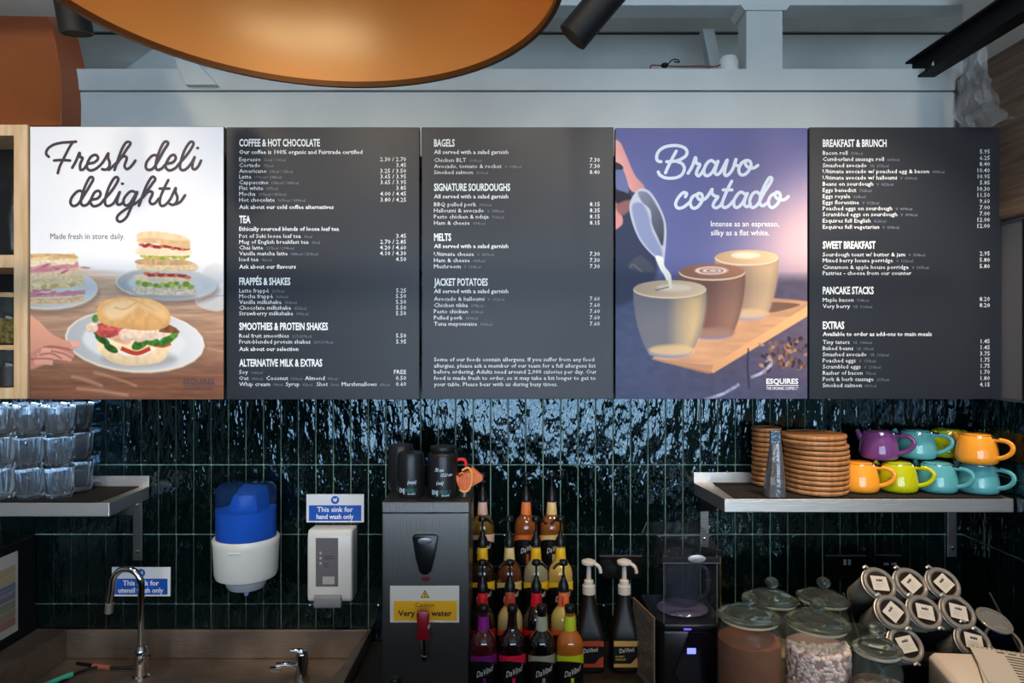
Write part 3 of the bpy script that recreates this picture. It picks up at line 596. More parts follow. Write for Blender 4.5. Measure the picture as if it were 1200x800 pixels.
def pix_fn(x0, y0, s, dep):
    def fn(u, v): return tuple(P(x0 + u / s, y0 + v / s, dep))
    return fn
INK1 = mat('print_plum_black', (64, 54, 62), .5); INK2 = mat('print_ice_white', (206, 216, 230), .5)
m = MB()
for s_ in S1: ribbon(m, s_, 18, pix_fn(40, 150, 5.332, BD + .0012))
m.build('script_lettering', INK1, b1)
m = MB()
for s_ in S2: ribbon(m, s_, 23, pix_fn(760, 155, 6.153, BD + .0012))
m.build('script_lettering', INK2, b4)
m = MB(); text(m, 'Made fresh in store daily.', flat_fn(59, 280, BD + .0012), 6.6, 87)
text(m, 'ESQUIRES', flat_fn(215, 449.5, BD + .0012), 5.6, 36.5, bold=.03); text(m, 'THE ORGANIC COFFEE C\u00ba', flat_fn(215, 456.5, BD + .0012), 3.4, 36.5, bold=.01)
a, b = P(215, 451.6, BD), P(251.5, 451, BD); m.box(a.x, b.x, -BD - .0013, -BD - .0008, a.z, b.z); m.build('lettering', mat('print_dark_grey', (74, 62, 66), .5), b1)
m = MB(); text(m, 'Intense as an espresso,', flat_fn(833, 265.2, BD + .0012), 6.2, 80, bold=.012); text(m, 'silky as a flat white.', flat_fn(833, 275.6, BD + .0012), 6.2, 68.5, bold=.012)
text(m, 'ESQUIRES', flat_fn(898, 449.5, BD + .0012), 5.8, 37.5, bold=.03); text(m, 'THE ORGANIC COFFEE C\u00ba', flat_fn(898, 456.5, BD + .0012), 3.4, 37.5, bold=.01)
a, b = P(898, 451.8, BD), P(935.5, 451, BD); m.box(a.x, b.x, -BD - .0013, -BD - .0008, a.z, b.z); m.build('lettering', mat('print_white_small', (236, 236, 240), .5), b4)
# timber battens that carry the boards
m = MB(); a, b = P(36, 455, BD), P(1172, 162, BD)
for z in (a.z + .05, (a.z + b.z) / 2, b.z - .07): m.box(a.x + .01, b.x - .01, -BD + .026, -.011, z - .02, z + .02)
bt = m.build('board_batten', BLACKM); tag(bt, kind='structure')
#PART3
# ------------------------------------------------------------------ wooden shelf box at the left, with its contents
kb = k(BD)
def bz(y): return CZ - (y - 400) * kb
def bx_(x): return (x - 600) * kb
t = thing('wooden_shelf_box', 'pale wooden open shelf box hanging beside the deli poster', 'shelf', (bx_(0), -.1, bz(467)))
def wpart(name, x0, x1, ya, yb, y0=-BD - .01, y1=.0):
    return MB().box(bx_(x0) - bx_(0), bx_(x1) - bx_(0), y0 + .1, y1 + .1 - .008, bz(yb) - bz(467), bz(ya) - bz(467)).build(name, WOOD_L, t, bevel=.002)
wpart('side_panel', 18.6, 34.4, 147, 467); wpart('top_panel', -130, 18.6, 147, 160); wpart('middle_shelf', -130, 18.6, 299, 314); wpart('bottom_panel', -130, 18.6, 454, 467); wpart('side_panel', -146, -130, 147, 467)
MB().box(bx_(-130) - bx_(0), bx_(18.6) - bx_(0), .075, .085, bz(454) - bz(467), bz(160) - bz(467)).build('back_panel', BLACKM, t)
t = thing('coffee_bag', 'black foil coffee bag in the upper part of the wooden shelf box', 'coffee bag', (bx_(-8), -.14, bz(299) + .001)); t.scale = (1, 1, .93)
m = MB(); pr = []
n1, n2 = 14, 20
for j in range(n2 + 1):
    v = j / n2; z = v * .36
    for i in range(n1):
        a = 2 * PI * i / n1; th = .045 * (1 - v ** 3) + .004
        nz = .006 * mnoise.noise(Vector((math.cos(a) * 2, math.sin(a) * 2, z * 18)))
        pr.append(((.062 + nz) * math.copysign(abs(math.cos(a)) ** .6, math.cos(a)), (th + nz) * math.copysign(abs(math.sin(a)) ** .7, math.sin(a)), z))
m.add(pr, [(j * n1 + i, j * n1 + (i + 1) % n1, (j + 1) * n1 + (i + 1) % n1, (j + 1) * n1 + i) for j in range(n2) for i in range(n1)] + [tuple(range(n1)), tuple(range(n2 * n1, n2 * n1 + n1))])
FOIL = mat('black_foil', (24, 24, 26), .28, 0, bump=.8, bscale=14, bstretch=(1, 1, .5)); m.build('bag', FOIL, t, smooth=60)
m = MB(); m.box(-.064, .064, -.006, .006, .36, .385); m.build('folded_top', FOIL, t, bevel=.002)
# spice jars in the lower part
def lidded_jar(x, z, label, lidc, content, h, r=.042):
    t = thing('spice_jar', label, 'jar', (x, -.17, z))
    MB().lathe([(0, .002), (r - .004, .002), (r, .008), (r, h - .02), (r - .006, h - .008), (r - .006, h)], 24).build('glass_body', mat('smoky_glass', (60, 66, 62), .05, trans=.4, ior=1.4), t, smooth=40)
    MB().lathe([(0, .004), (r + .0006, .004), (r + .0006, h * .55), (0, h * .56)], 24).build('contents', content, t, smooth=40)
    MB().lathe([(0, h), (r, h), (r + .001, h + .004), (r + .001, h + .012), (r - .002, h + .015), (0, h + .015)], 24).build('lid', lidc, t, smooth=40)
    return t
CORK = mat('cork_lid', (206, 164, 112), .6, var=.1, vscale=40)
lidded_jar(bx_(0), bz(403.5), 'spice jar of olive green herbs with wooden lid, upper jar in the shelf box', CORK, mat('dried_herbs', (112, 100, 48), .9, var=.5, vscale=90), .152, .048)
lidded_jar(bx_(0), bz(453.8), 'spice jar of dark contents with wooden lid, lower jar in the shelf box', CORK, mat('dark_beans', (38, 30, 26), .5, var=.5, vscale=120), .12, .048)

# ------------------------------------------------------------------ pendant lamp and track spotlights
GOLD = mat('gold_lacquer', (210, 156, 84), .36, .3, bump=.03, bscale=260, spec=.6)
pl_ = thing('pendant_lamp', 'large round gold domed pendant lamp hanging in front of the menu boards', 'pendant lamp', (-.285, -D + .892, CZ + .481))
Rr = .350
prof = [(Rr * math.cos(a), .30 * math.sin(a)) for a in [i * PI / 2 / 18 for i in range(18)]] + [(.03, .30)]
m = MB(); m.lathe(prof, 96); m.lathe([(r * 1.012 + .002, z + .004) for r, z in prof], 96)
m.build('shade', GOLD, pl_, smooth=60)
MB().lathe([(Rr - .001, -.004), (Rr + .006, -.004), (Rr + .008, .0), (Rr + .006, .006), (Rr - .001, .006), (Rr - .001, -.004)], 96).build('rim', mat('dark_bronze_rim', (92, 66, 36), .4, .5), pl_, smooth=60)
MB().lathe([(0, .3), (.035, .3), (.035, .36), (.02, .38), (0, .38)], 24).build('lamp_holder', BLACKP, pl_, smooth=40)
MB().tube([(0, 0, .37), (0, 0, 1.1)], .004).build('cord', BLACKM, pl_)
MB().sphere((0, 0, .2), .045, seg=16).build('bulb', mat('warm_bulb', (255, 190, 110), .5, emit=14), pl_, smooth=80)

def track_spot(label, pos, aim, L=.16, r=.033):
    t = thing('track_spotlight', label, 'spotlight', pos)
    q = Vector(aim).normalized().to_track_quat('Z', 'Y').to_matrix().to_4x4()
    MB().lathe([(0, -L * .6), (r - .003, -L * .6), (r, -L * .6 + .003), (r, L * .4), (r - .003, L * .4), (r - .004, L * .4 - .03), (0, L * .4 - .03)], 32, M=q).build('barrel', BLACKM, t, smooth=40)
    MB().tube([(0, 0, 0), (0, .0, .45)], .008).build('stem', BLACKM, t)
    MB().lathe([(0, .0), (r - .006, 0), (r - .006, .004), (0, .004)], 24, M=q @ Matrix.Translation((0, 0, L * .4 - .03))).build('lens', mat('spot_lens', (255, 226, 190), .3, emit=2), t)
    return t
track_spot('black cylinder spotlight hanging to the right of the gold lamp', P(690, 14, 1.0) + Vector((.01, 0, .0)), (-.55, .1, -.62))
track_spot('black cylinder spotlight at upper left beside the terracotta panel', P(84, 6, .75), (.06, .2, -1), r=.036)
tk = MB().box(-2.2, 1.4, -1.05, -1.01, CZ + .75, CZ + .78).build('lighting_track', BLACKM); tag(tk, 'black lighting track running above the menu boards, out of view', 'light track')

# ------------------------------------------------------------------ upper right: wooden boxing, black strut, plastic bag, wires
OAK = mat('grey_brown_wood', (122, 100, 82), .6, col2=(88, 70, 56), vscale=9, vstretch=(1, .4, 6), bump=.3, bscale=40, bstretch=(.5, .5, 5))
o = MB().box(1.552, 1.584, -1.25, -.012, CZ + 142 * (2.1 / F), CZ + 308 * k(0)).build('wooden_boxing', OAK, bevel=.012, bseg=3)
tag(o, 'grey brown wood boxing with rounded edges, above the last menu board', 'wooden box')
st_ = thing('black_strut', 'long black metal strut slanting above the wooden boxing', 'strut', P(1074, 84, -.05))
pa, pb = P(1074, 84, -.05), P(1216, -8, .5)
d_ = (pb - pa); M_ = Matrix.Translation((0, 0, 0)) @ d_.to_track_quat('X', 'Z').to_matrix().to_4x4()
MB().box(-.02, d_.length + .3, -.004, .004, -.036, .036, M=M_).build('web', BLACKM, st_, bevel=.001)
MB().box(-.02, d_.length + .3, -.03, .03, .034, .042, M=M_).box(-.02, d_.length + .3, -.03, .03, -.042, -.034, M=M_).build('flange', BLACKM, st_, bevel=.002)
MB().lathe([(0, -.003), (.014, -.003), (.014, .004), (.008, .007), (0, .007)], 16, M=Matrix.Translation(P(1097, 75, .05) - pa) @ Matrix.Rotation(PI / 2, 4, 'X')).build('bolt', STEEL, st_, smooth=40)
# crumpled clear bag
m = MB(); n1, n2 = 12, 14
vs = []
for j in range(n2 + 1):
    for i in range(n1 + 1):
        u, v = i / n1, j / n2
        px = 1136 + 52 * u * (.35 + .65 * v) + 14 * (1 - v) + 6 * mnoise.noise(Vector((u * 3, v * 4, 1)))
        py = 46 + 104 * v + 6 * mnoise.noise(Vector((u * 3, v * 3, 5)))
        q = P(px, py, .78); vs.append((1.538 - .03 * abs(mnoise.noise(Vector((u * 6, v * 5, 9)))) - .004, q.y - .5 * (u - .5) * .2, q.z))
vs = []
for j in range(n2 + 1):
    for i in range(n1 + 1):
        u, v = i / n1, j / n2
        Y = -.15 - .20 * (u - .35) * (.3 + .9 * v) + .02 * mnoise.noise(Vector((u * 3, v * 4, 1)))
        Z = 2.93 - .30 * v + .02 * mnoise.noise(Vector((u * 3, v * 3, 5)))
        vs.append((1.54 - .05 * abs(mnoise.noise(Vector((u * 5, v * 4, 9)))) - .03 * math.sin(PI * v), Y, Z))
m.add(vs, [(j * (n1 + 1) + i, j * (n1 + 1) + i + 1, (j + 1) * (n1 + 1) + i + 1, (j + 1) * (n1 + 1) + i) for j in range(n2) for i in range(n1)])
o = m.build('plastic_bag', mat('clear_film', (225, 228, 230), .25, alpha=.3, bump=1, bscale=40), smooth=30); tag(o, 'crumpled clear plastic bag stuck to the wooden boxing', 'plastic bag')
# loose wires and small white device on the ledge
L0 = P(845, 81, -.05)
w = thing('wire_connector', 'small black connector with loose red and black wires on the ledge', 'cable', P(780, 80, -.03))
o0 = P(780, 80, -.03)
def pp(px, py, dep=-.03): return P(px, py, dep) - o0
MB().sphere(pp(779, 76.5), .014, seg=12, sz=.6).build('connector', BLACKM, w, smooth=60)
RW = mat('red_wire', (120, 40, 34), .5)
MB().tube(spline([pp(762, 80), pp(763, 76.6), pp(770, 76.4), pp(775, 76.6)], 5), .0022, 6).build('wire', RW, w, smooth=60)
MB().tube(spline([pp(783, 75), pp(788, 70), pp(794, 70), pp(796, 73), pp(790, 72)], 5), .0022, 6).build('wire', BLACKM, w, smooth=60)
MB().tube(spline([pp(784, 77.5), pp(800, 77.8), pp(820, 77.4), pp(838, 77.8), pp(850, 74), pp(853, 76)], 5), .0022, 6).build('wire', RW, w, smooth=60)
o = MB().lathe([(0, 0), (.034, 0), (.036, .004), (.036, .022), (.028, .034), (0, .037)], 24).build('white_device', WHITEP, smooth=40, loc=(.775, .045, zf2 + .001)); o.scale = (1, 1, 1.7)
tag(o, 'small round white device standing on the ledge beside the post', 'device')
o = MB().box(.0, .055, -.01, .01, 0, .006).build('cable_cover', PAINT, loc=(P(822, 81, -.06).x, .05, zf2 + .0005)); tag(o, 'small white plastic strip lying on the ledge beside the round device', 'plastic strip')

# grey end panel and white corner trims to the right of the last board
a0, a1 = (1174.6 - 600) * k(.2), XR + .002
GP = mat('grey_end_panel', (92, 94, 100), .5)
o = MB().box(XR - .018, XR + .002, -.30, -.008, bz(467), bz(262)).build('trim_3', GP, bevel=.002); tag(o, kind='structure')
o = MB().box(XR - .022, XR + .001, -.335, -.3005, bz(467), bz(262)).build('trim_4', BLACKM, bevel=.002); tag(o, kind='structure')
o = MB().box(XR - .022, XR + .001, -.37, -.3355, bz(290), bz(260)).build('trim_5', WHITEP, bevel=.002); tag(o, kind='structure')

# ------------------------------------------------------------------ steel wall shelves
def steel_shelf(name_label, pts, z, h, rail_x, rail_h, loc):
    t = thing('steel_shelf', name_label, 'shelf', loc)
    q = [(x - loc[0], y - loc[1]) for x, y in pts]
    MB().prism(q, 'z', z - h - loc[2], z - loc[2]).build('shelf_board', STEEL, t, bevel=.002)
    MB().box(rail_x[0] - loc[0], rail_x[1] - loc[0], -.010 - loc[1], -.006 - loc[1], z - .01 - loc[2], z + rail_h - loc[2]).build('upstand', STEEL, t, bevel=.0008)
    return t
SL = 1.443; SR = 1.4555
sl_ = steel_shelf('left stainless steel wall shelf, holding the stacked glasses', [(-2.3, -.25), (-1.265, -.25), (-1.272, -.008), (-2.3, -.008)], SL, .043, (-2.3, -1.272), .036, (-1.7, -.12, SL - .04))
sr_ = steel_shelf('right stainless steel wall shelf, holding boards and teapots', [(.668, -.25), (XR - .008, -.25), (XR - .008, -.008), (.637, -.008)], SR, .042, (.637, XR - .01), .036, (1.1, -.12, SR - .04))
def bracket(t, px0, px1, pyb, z, arm=.2):
    lx, ly, lz = t.location; x0, x1 = (px0 - 600) * k(0), (px1 - 600) * k(0)
    MB().box(x0 - lx, x1 - lx, -.012 - ly, -.006 - ly, CZ - (pyb - 400) * k(0) - lz, z - .044 - lz).build('bracket', STEEL_D, t, bevel=.001)
    MB().prism([(-.012 - ly, z - .0435 - lz), (-arm - ly, z - .0435 - lz), (-arm - ly, z - .05 - lz), (-.012 - ly, z - .10 - lz)], 'x', x0 - lx, x0 + .004 - lx).build('bracket_web', STEEL_D, t)
    for zz in (z - .065, CZ - (pyb - 400) * k(0) + .03):
        MB().lathe([(0, 0), (.007, 0), (.006, .003), (0, .004)], 10, M=Matrix.Translation(((x0 + x1) / 2 - lx, -.012 - ly, zz - lz)) @ Matrix.Rotation(PI / 2, 4, 'X')).build('screw', CHROME, t, smooth=40)
bracket(sl_, 158, 168.5, 655, SL)
bracket(sr_, 819.5, 829.5, 640, SR); bracket(sr_, 1108, 1118.5, 651, SR)
# perforated rubber mats
def shelf_mat(label, x0, x1, z):
    t = thing('shelf_mat', label, 'mat', ((x0 + x1) / 2, -.125, z)); hw = (x1 - x0) / 2
    MB().box(-hw, hw, -.116, .104, .0005, .003).build('sheet', mat('brown_rubber', (26, 21, 18), .85, var=.3, vscale=60), t)
    m = MB(); n = int((x1 - x0) / .009)
    for i in range(n): m.box(-hw + i * .009, -hw + i * .009 + .005, -.1235, -.116, .0005, .0042)
    o = m.build('edge_lugs', mat('brown_rubber'), t); o['kind'] = 'stuff'
    return t
shelf_mat('dark rubber mat under the stacked glasses on the left shelf', -2.1, -1.30, SL)
shelf_mat('dark rubber mat under the boards and teapots on the right shelf', .70, XR - .03, SR)

# ------------------------------------------------------------------ stacked drinking glasses
def glass(label, loc):
    t = thing('drinking_glass', label, 'glass', loc, group='stacked glasses on the left shelf')
    r0, r1, h = .0375, .0435, .098
    fl_ = lambda a, z: 1 - .045 * (abs(math.cos(a * 5)) ** .5 if .012 < z < .075 else 0)
    outer = [(0, 0), (r0 - .003, 0), (r0, .004), (r0 + .0012, .012), (r0 + .003, .04), (r0 + .0058, .074), (r1, .094), (r1, h)]
    inner = [(r1 - .0022, h), (r1 - .0026, .092), (r0 + .003, .07), (r0 - .002, .022), (r0 - .008, .014), (0, .012)]
    MB().lathe(outer, 48, fn=fl_).lathe(inner, 48).build('tumbler', GLASS, t, smooth=35)
    return t
GZ = SL + .0035; nest = .0855
cols_ = [('front', -20, .185), ('front', 13.5, .185), ('front', 47, .19), ('front', 80, .18), ('back', -8, .1), ('back', 24, .095), ('back', 57, .09), ('back', 88, .07)]
cols_ = [(w_, px, dep) for (w_, px, dep) in [('front', 2, .19), ('front', 36, .19), ('front', 70, .18), ('back', 25, .09), ('back', 60, .085), ('back', 93, .075), ('front', -32, .19), ('back', -9, .09)]]
g0 = None
ordw = {70: 'the front row stack nearest the wall shelf end', 36: 'the front row stack second from the shelf end', 2: 'the front row stack at the picture edge', 93: 'the back row stack nearest the shelf end', 60: 'the back row stack second from the shelf end', 25: 'the back row stack third from the shelf end', -9: 'the back row stack farthest along the shelf', -32: 'the front row stack farthest along the shelf'}
for (w_, px, dep) in cols_:
    if px == -32: continue
    for lv in range(3):
        lab = '%s clear ribbed glass of %s' % (('lowest', 'middle', 'topmost')[lv], ordw[px])
        loc = ((px - 600) * k(dep) + R.uniform(-.0015, .0015), -dep, GZ + lv * .0985)
        if g0 is None: g0 = glass(lab, loc)
        else: dup(g0, loc, (0, 0, R.uniform(0, 3)), lab)

# ------------------------------------------------------------------ round wooden boards, stacked
BAM = mat('bamboo', (184, 132, 84), .45, col2=(156, 104, 62), vscale=26, vstretch=(3, 3, .4), obj=False, bump=.05, bscale=80)
def serving_board(label, loc, rot, r, group, th=.0145):
    t = thing('serving_board', label, 'wooden board', loc, (0, 0, rot), group)
    MB().lathe([(0, .0), (r - .008, 0), (r - .003, .002), (r, .006), (r, th - .003), (r - .002, th), (r - .008, th), (r - .010, th - .003), (0, th - .003)], 56).build('disc', BAM, t, smooth=40)
    return t
sb0 = None; n = 12
zb = SR + .0045; dz = .0158; cx, dep = 955.5, .147
num = ['lowest', 'second from the bottom', 'third from the bottom', 'fourth from the bottom', 'fifth from the bottom', 'sixth from the bottom', 'sixth from the top', 'fifth from the top', 'fourth from the top', 'third from the top', 'second from the top', 'topmost']
dx = [0, .002, .001, .003, .002, .003, .002, .003, .001, .000, -.009, -.007]
for i in range(n):
    lab = 'round wooden board, %s in the front stack beside the foil bag' % num[i]
    loc = ((cx - 600) * k(dep) + dx[i], -dep, zb + i * dz)
    rr_ = .1005
    if sb0 is None: sb0 = serving_board(lab, loc, 0, rr_, 'round wooden boards in the front stack')
    else: dup(sb0, loc, (R.uniform(-.006, .006), R.uniform(-.006, .012), R.uniform(0, 3)), lab)
rs0 = None
for i in range(12):
    lab = 'small shadowed wooden board behind the foil bag, %s' % num[i]
    loc = (.872 + R.uniform(-.003, .001), -.062, zb + i * .0166)
    if rs0 is None: rs0 = serving_board(lab, loc, 0, .049, 'smaller wooden boards behind the foil bag', .0152)
    else: dup(rs0, loc, (R.uniform(-.01, .01), R.uniform(-.01, .01), R.uniform(0, 3)), lab)
# silver foil bag standing against the stack
t = thing('foil_bag', 'narrow silver foil bag standing in front of the wooden boards', 'bag', P(908, 400, .236)); t.location.z = zb
m = MB(); kf = k(.236)
sec = [(0, 11.0, .018), (3, 11.4, .019), (18, 10.4, .018), (40, 8.2, .013), (58, 6.6, .008), (66, 5.6, .004), (74, 5.2, .003)]
vs = []
for (h, w_, th) in sec:
    cxo = (h * .02) * kf; 
    for (u, v) in ((-1, -.2), (-.75, -1), (0, -.75), (.35, -1.0), (.5, -.55), (.75, -1), (1, -.58), (1, .9), (-1, .9)):
        vs.append((cxo + u * w_ * kf, v * th, h * kf))
nn = 9
m.add(vs, [(j * nn + i, j * nn + (i + 1) % nn, (j + 1) * nn + (i + 1) % nn, (j + 1) * nn + i) for j in range(len(sec) - 1) for i in range(nn)] + [tuple(range(nn)), tuple(range(len(vs) - nn, len(vs)))])
m.build('bag_body', mat('silver_foil', (136, 136, 140), .34, .75, bump=.6, bscale=50), t, smooth=25)
m = MB(); m.box(-5.6 * kf, 5.4 * kf, -.006, .004, 62 * kf, 77 * kf); m.build('sealed_top', mat('blue_grey_foil', (96, 124, 150), .3, .6, bump=1, bscale=120), t, bevel=.001)
MB().box(-8 * kf, -2.5 * kf, -.0195, -.017, 15 * kf, 24 * kf).build('sticker', mat('dim_sticker', (110, 112, 116), .6), t)

# ------------------------------------------------------------------ teapots
def teapot(label, loc, col, rot=0, s=1.0):
    t = thing('teapot', label, 'teapot', loc, (0, 0, rot), 'coloured teapots on the right shelf')
    M = mat('glaze_' + col[0], col[1], .12, coat=.5)
    h = .098
    body = [(0, .001), (.052, .001), (.058, .004), (.0625, .012), (.0630, .026), (.0605, .048), (.056, .070), (.050, .087), (.047, .093), (.0455, .096), (.043, .096), (.041, .091), (0, .090)]
    MB().lathe(body, 48).build('body', M, t, smooth=50)
    MB().lathe([(0, .0905), (.039, .0905), (.0405, .093), (.0405, .0985), (.037, .1005), (0, .1012)], 40).build('lid', M, t, smooth=40)
    MB().lathe([(.0405, .0905), (.0425, .0925), (.0425, .0965), (.0405, .0975)], 40).build('steel_ring', CHROME, t, smooth=40)
    MB().tube(spline([(-.044, 0, .060), (-.056, 0, .072), (-.064, 0, .088), (-.069, 0, .098)], 5), [.016, .015, .0142, .0134, .0126, .0118, .011, .0104, .0099, .0094, .009, .0087, .0084, .0082, .008, .008], 16).build('spout', M, t, smooth=50)
    hp = spline([(.047, 0, .083), (.066, 0, .0865), (.090, 0, .083), (.104, 0, .070), (.102, 0, .050), (.085, 0, .033), (.063, 0, .024), (.055, 0, .022)], 6)
    MB().tube(hp, .0056, 12, flat=1.35).build('handle', M, t, smooth=50)
    m = MB(); m.box(.036, .060, -.006, .006, .0925, .0955); m.tube([(.050, -.007, .094), (.050, .007, .094)], .0038, 10); m.box(.056, .068, -.005, .005, .0885, .0945)
    m.build('hinge_clip', CHROME, t, smooth=30)
    return t
ORG = ('orange', (246, 160, 50)); LIM = ('lime', (186, 190, 12)); TEA = ('teal', (88, 164, 172)); PUR = ('purple', (112, 62, 122))
def tp_at(label, px, dep, z, col, rot): 
    t = teapot(label, ((px - 600) * k(dep), -dep, z), col, rot); t.scale = (.96, .96, .94); return t
tz = SR + .0045
tp_at('orange teapot in the bottom row beside the wooden boards', 1007, .15, tz, ORG, -.58)
tp_at('lime green teapot in the bottom row between orange and teal ones', 1052, .15, tz, LIM, -.58)
tp_at('teal teapot in the bottom row beside the lime green one', 1098, .155, tz, TEA, -.88)
tp_at('teal teapot in the bottom row nearest the side wall', 1146, .172, tz, TEA, -1.02)
tu = tz + .0975
tp_at('purple teapot in the top row, resting on the orange and lime ones', 1030, .105, tu, PUR, -.58)
tp_at('teal teapot in the top row beside the purple one', 1074, .09, tu, TEA, -.58)
tp_at('lime green teapot in the top row, half hidden behind the orange one', 1110, .064, tu, LIM, .35)
tp_at('orange teapot in the top row nearest the side wall', 1144.5, .187, tu, ORG, -1.02)
#PART4
# ------------------------------------------------------------------ work top, sink and what stands there
CT = .90
wc = thing('work_counter', 'dark stone work counter carrying the bottles and jars', 'counter', (.55, -.3, 0))
MB().box(-.56 - .55 + .07, XR - .006 - .55, -.36, .294, CT - .04, CT).build('counter_top', COUNTER, wc, bevel=.003)
MB().box(-.54 - .55 + .07, XR - .01 - .55, -.34, .28, .0, CT - .0405).build('cupboard_body', mat('cupboard_grey', (60, 60, 62), .6), wc)
SD = .845
sk = thing('steel_sink', 'wide stainless steel sink unit with raised back edge below the tiles', 'sink', (-1.03, -.3, 0))
SSK = mat('worn_sink_steel', (168, 152, 138), .42, .85, bump=.2, bscale=120, bstretch=(.2, 1, 1), var=.25, vscale=6)
def sbx(x0, x1, d0, d1, z0, z1, name, m=SSK, bv=.002): return MB().box(x0 + 1.03, x1 + 1.03, -d1 + .3, -d0 + .3, z0, z1).build(name, m, sk, bevel=bv)
sbx(-1.665, -.492, .008, .66, SD - .04, SD, 'drainer_deck')
sbx(-1.56, -.505, .008, .022, SD + .0005, .944, 'back_upstand')
sbx(-1.664, -1.552, .008, .64, SD + .0005, .944, 'side_ledge')
MB().prism([(-.504 + 1.03, .292), (-.492 + 1.03, .292), (-.50 + 1.03, -.34), (-.56 + 1.03, -.34), (-.56 + 1.03, -.33)], 'z', SD + .0005, .944).build('side_upstand', SSK, sk, bevel=.002)
sbx(-1.64, -.56, .02, .64, 0, SD - .0405, 'cabinet_body', STEEL_D)
# gooseneck tap
def base(px, dep): return ((px - 600) * k(dep), -dep, SD)
t = thing('gooseneck_tap', 'tall chrome gooseneck tap on the left sink deck', 'tap', base(165.5, .15)); kt = k(.15)
path = [(0, 0, .02), (0, 0, .2), (0, 0, .30)]
arc = [(-.048 + .048 * math.cos(a), 0, .305 + .052 * math.sin(a)) for a in [i * PI / 10 for i in range(10)]] + [(-.097, 0, .29), (-.101, 0, .262), (-.104, 0, .24)]
MB().tube(path + arc, .0105, 16).build('spout', CHROME, t, smooth=60)
MB().tube([(-.104, 0, .245), (-.107, 0, .212)], .0125, 16).build('nozzle', mat('brushed_nozzle', (200, 198, 194), .3, .9), t, smooth=40)
MB().lathe([(0, 0), (.026, 0), (.026, .006), (.021, .01), (.019, .05), (.021, .056), (.021, .085), (.016, .098), (.012, .104), (0, .104)], 24).build('tap_body', CHROME, t, smooth=40)
MB().tube([(.0, -.01, .052), (.02, -.03, .068), (.05, -.04, .09)], [.008, .006, .0045], 10).build('lever', CHROME, t, smooth=50)
t = thing('mixer_tap', 'short chrome mixer tap at the right of the sink', 'tap', base(354, .17))
MB().lathe([(0, 0), (.024, 0), (.024, .01), (.020, .02), (.020, .085), (.017, .092), (0, .094)], 24).build('tap_body', CHROME, t, smooth=40)
MB().tube([(-.01, -.0, .045), (-.05, -.02, .062), (-.075, -.03, .062)], [.013, .012, .012], 12, flat=.8).build('spout', CHROME, t, smooth=50)
MB().box(-.018, .018, -.006, .006, .0, .014).build('nozzle', CHROME, t, bevel=.002, loc=(-.076, -.031, .045))
MB().tube([(0, 0, .092), (-.02, -.005, .1), (-.035, -.008, .1)], [.012, .007, .006], 10).build('lever', CHROME, t, smooth=50)
# dish brush / squeegee lying on the deck
t = thing('squeegee', 'dark handled squeegee with coral joint and teal grip lying on the sink deck', 'squeegee', base(112, .12))
MB().tube([(-.088, .04, .012), (-.02, .02, .014)], .006, 8).build('blade_arm', BLACKP, t, smooth=50)
MB().tube([(-.02, .02, .014), (.05, .0, .016)], .008, 8).build('joint', mat('coral_plastic', (176, 96, 78), .4), t, smooth=50)
MB().tube([(.05, .0, .016), (.14, .01, .012)], .006, 8).build('blade_arm', BLACKP, t, smooth=50)
MB().tube(spline([(.0, .01, .014), (-.03, -.02, .015), (-.05, -.06, .014), (-.06, -.12, .013)], 4), .0055, 8).build('handle', BLACKP, t, smooth=50)
MB().tube([(-.045, -.05, .02), (-.075, -.10, .02), (-.09, -.14, .02)], .009, 10).build('grip', mat('teal_rubber', (70, 176, 150), .5), t, smooth=50)

# steel cabinet at the left edge with a colour chart
t = thing('steel_cabinet', 'tall steel cabinet at the left edge of the sink', 'cabinet', (-1.9, -.6, 0))
MB().box(-.5, .231, -.5, .59, 0, 1.276).build('cabinet_body', mat('dark_brushed_steel', (74, 72, 72), .35, .9, bump=.1, bscale=200, bstretch=(1, 1, .05)), t, bevel=.004)
c_ = MB(); X_ = -1.668
ya, yb = -.097, -.55
c_.box(X_, X_ + .002, yb, ya, .977, 1.245); ch = c_.build('wall_chart', mat('chart_paper', (196, 190, 184), .6)); tag(ch, 'colour banded food chart fixed to the steel cabinet side', 'chart')
m = MB(); cols = [(178, 160, 124), (184, 164, 126), (112, 116, 140), (120, 114, 138), (126, 132, 112), (146, 134, 108), (156, 116, 102)]
mats_ = [mat('chart_%d' % i, c, .6) for i, c in enumerate(cols)]
for i in range(7): m.box(X_ + .002, X_ + .0026, yb + .02, ya - .012, 1.205 - (i + 1) * .029, 1.205 - i * .029 - .002, i)
for i in range(9): m.box(X_ + .0026, X_ + .0029, yb + .03, ya - .02, 1.19 - i * .02, 1.1915 - i * .02, 0)
pr_ = m.build('printed_bands', mats_, ch)

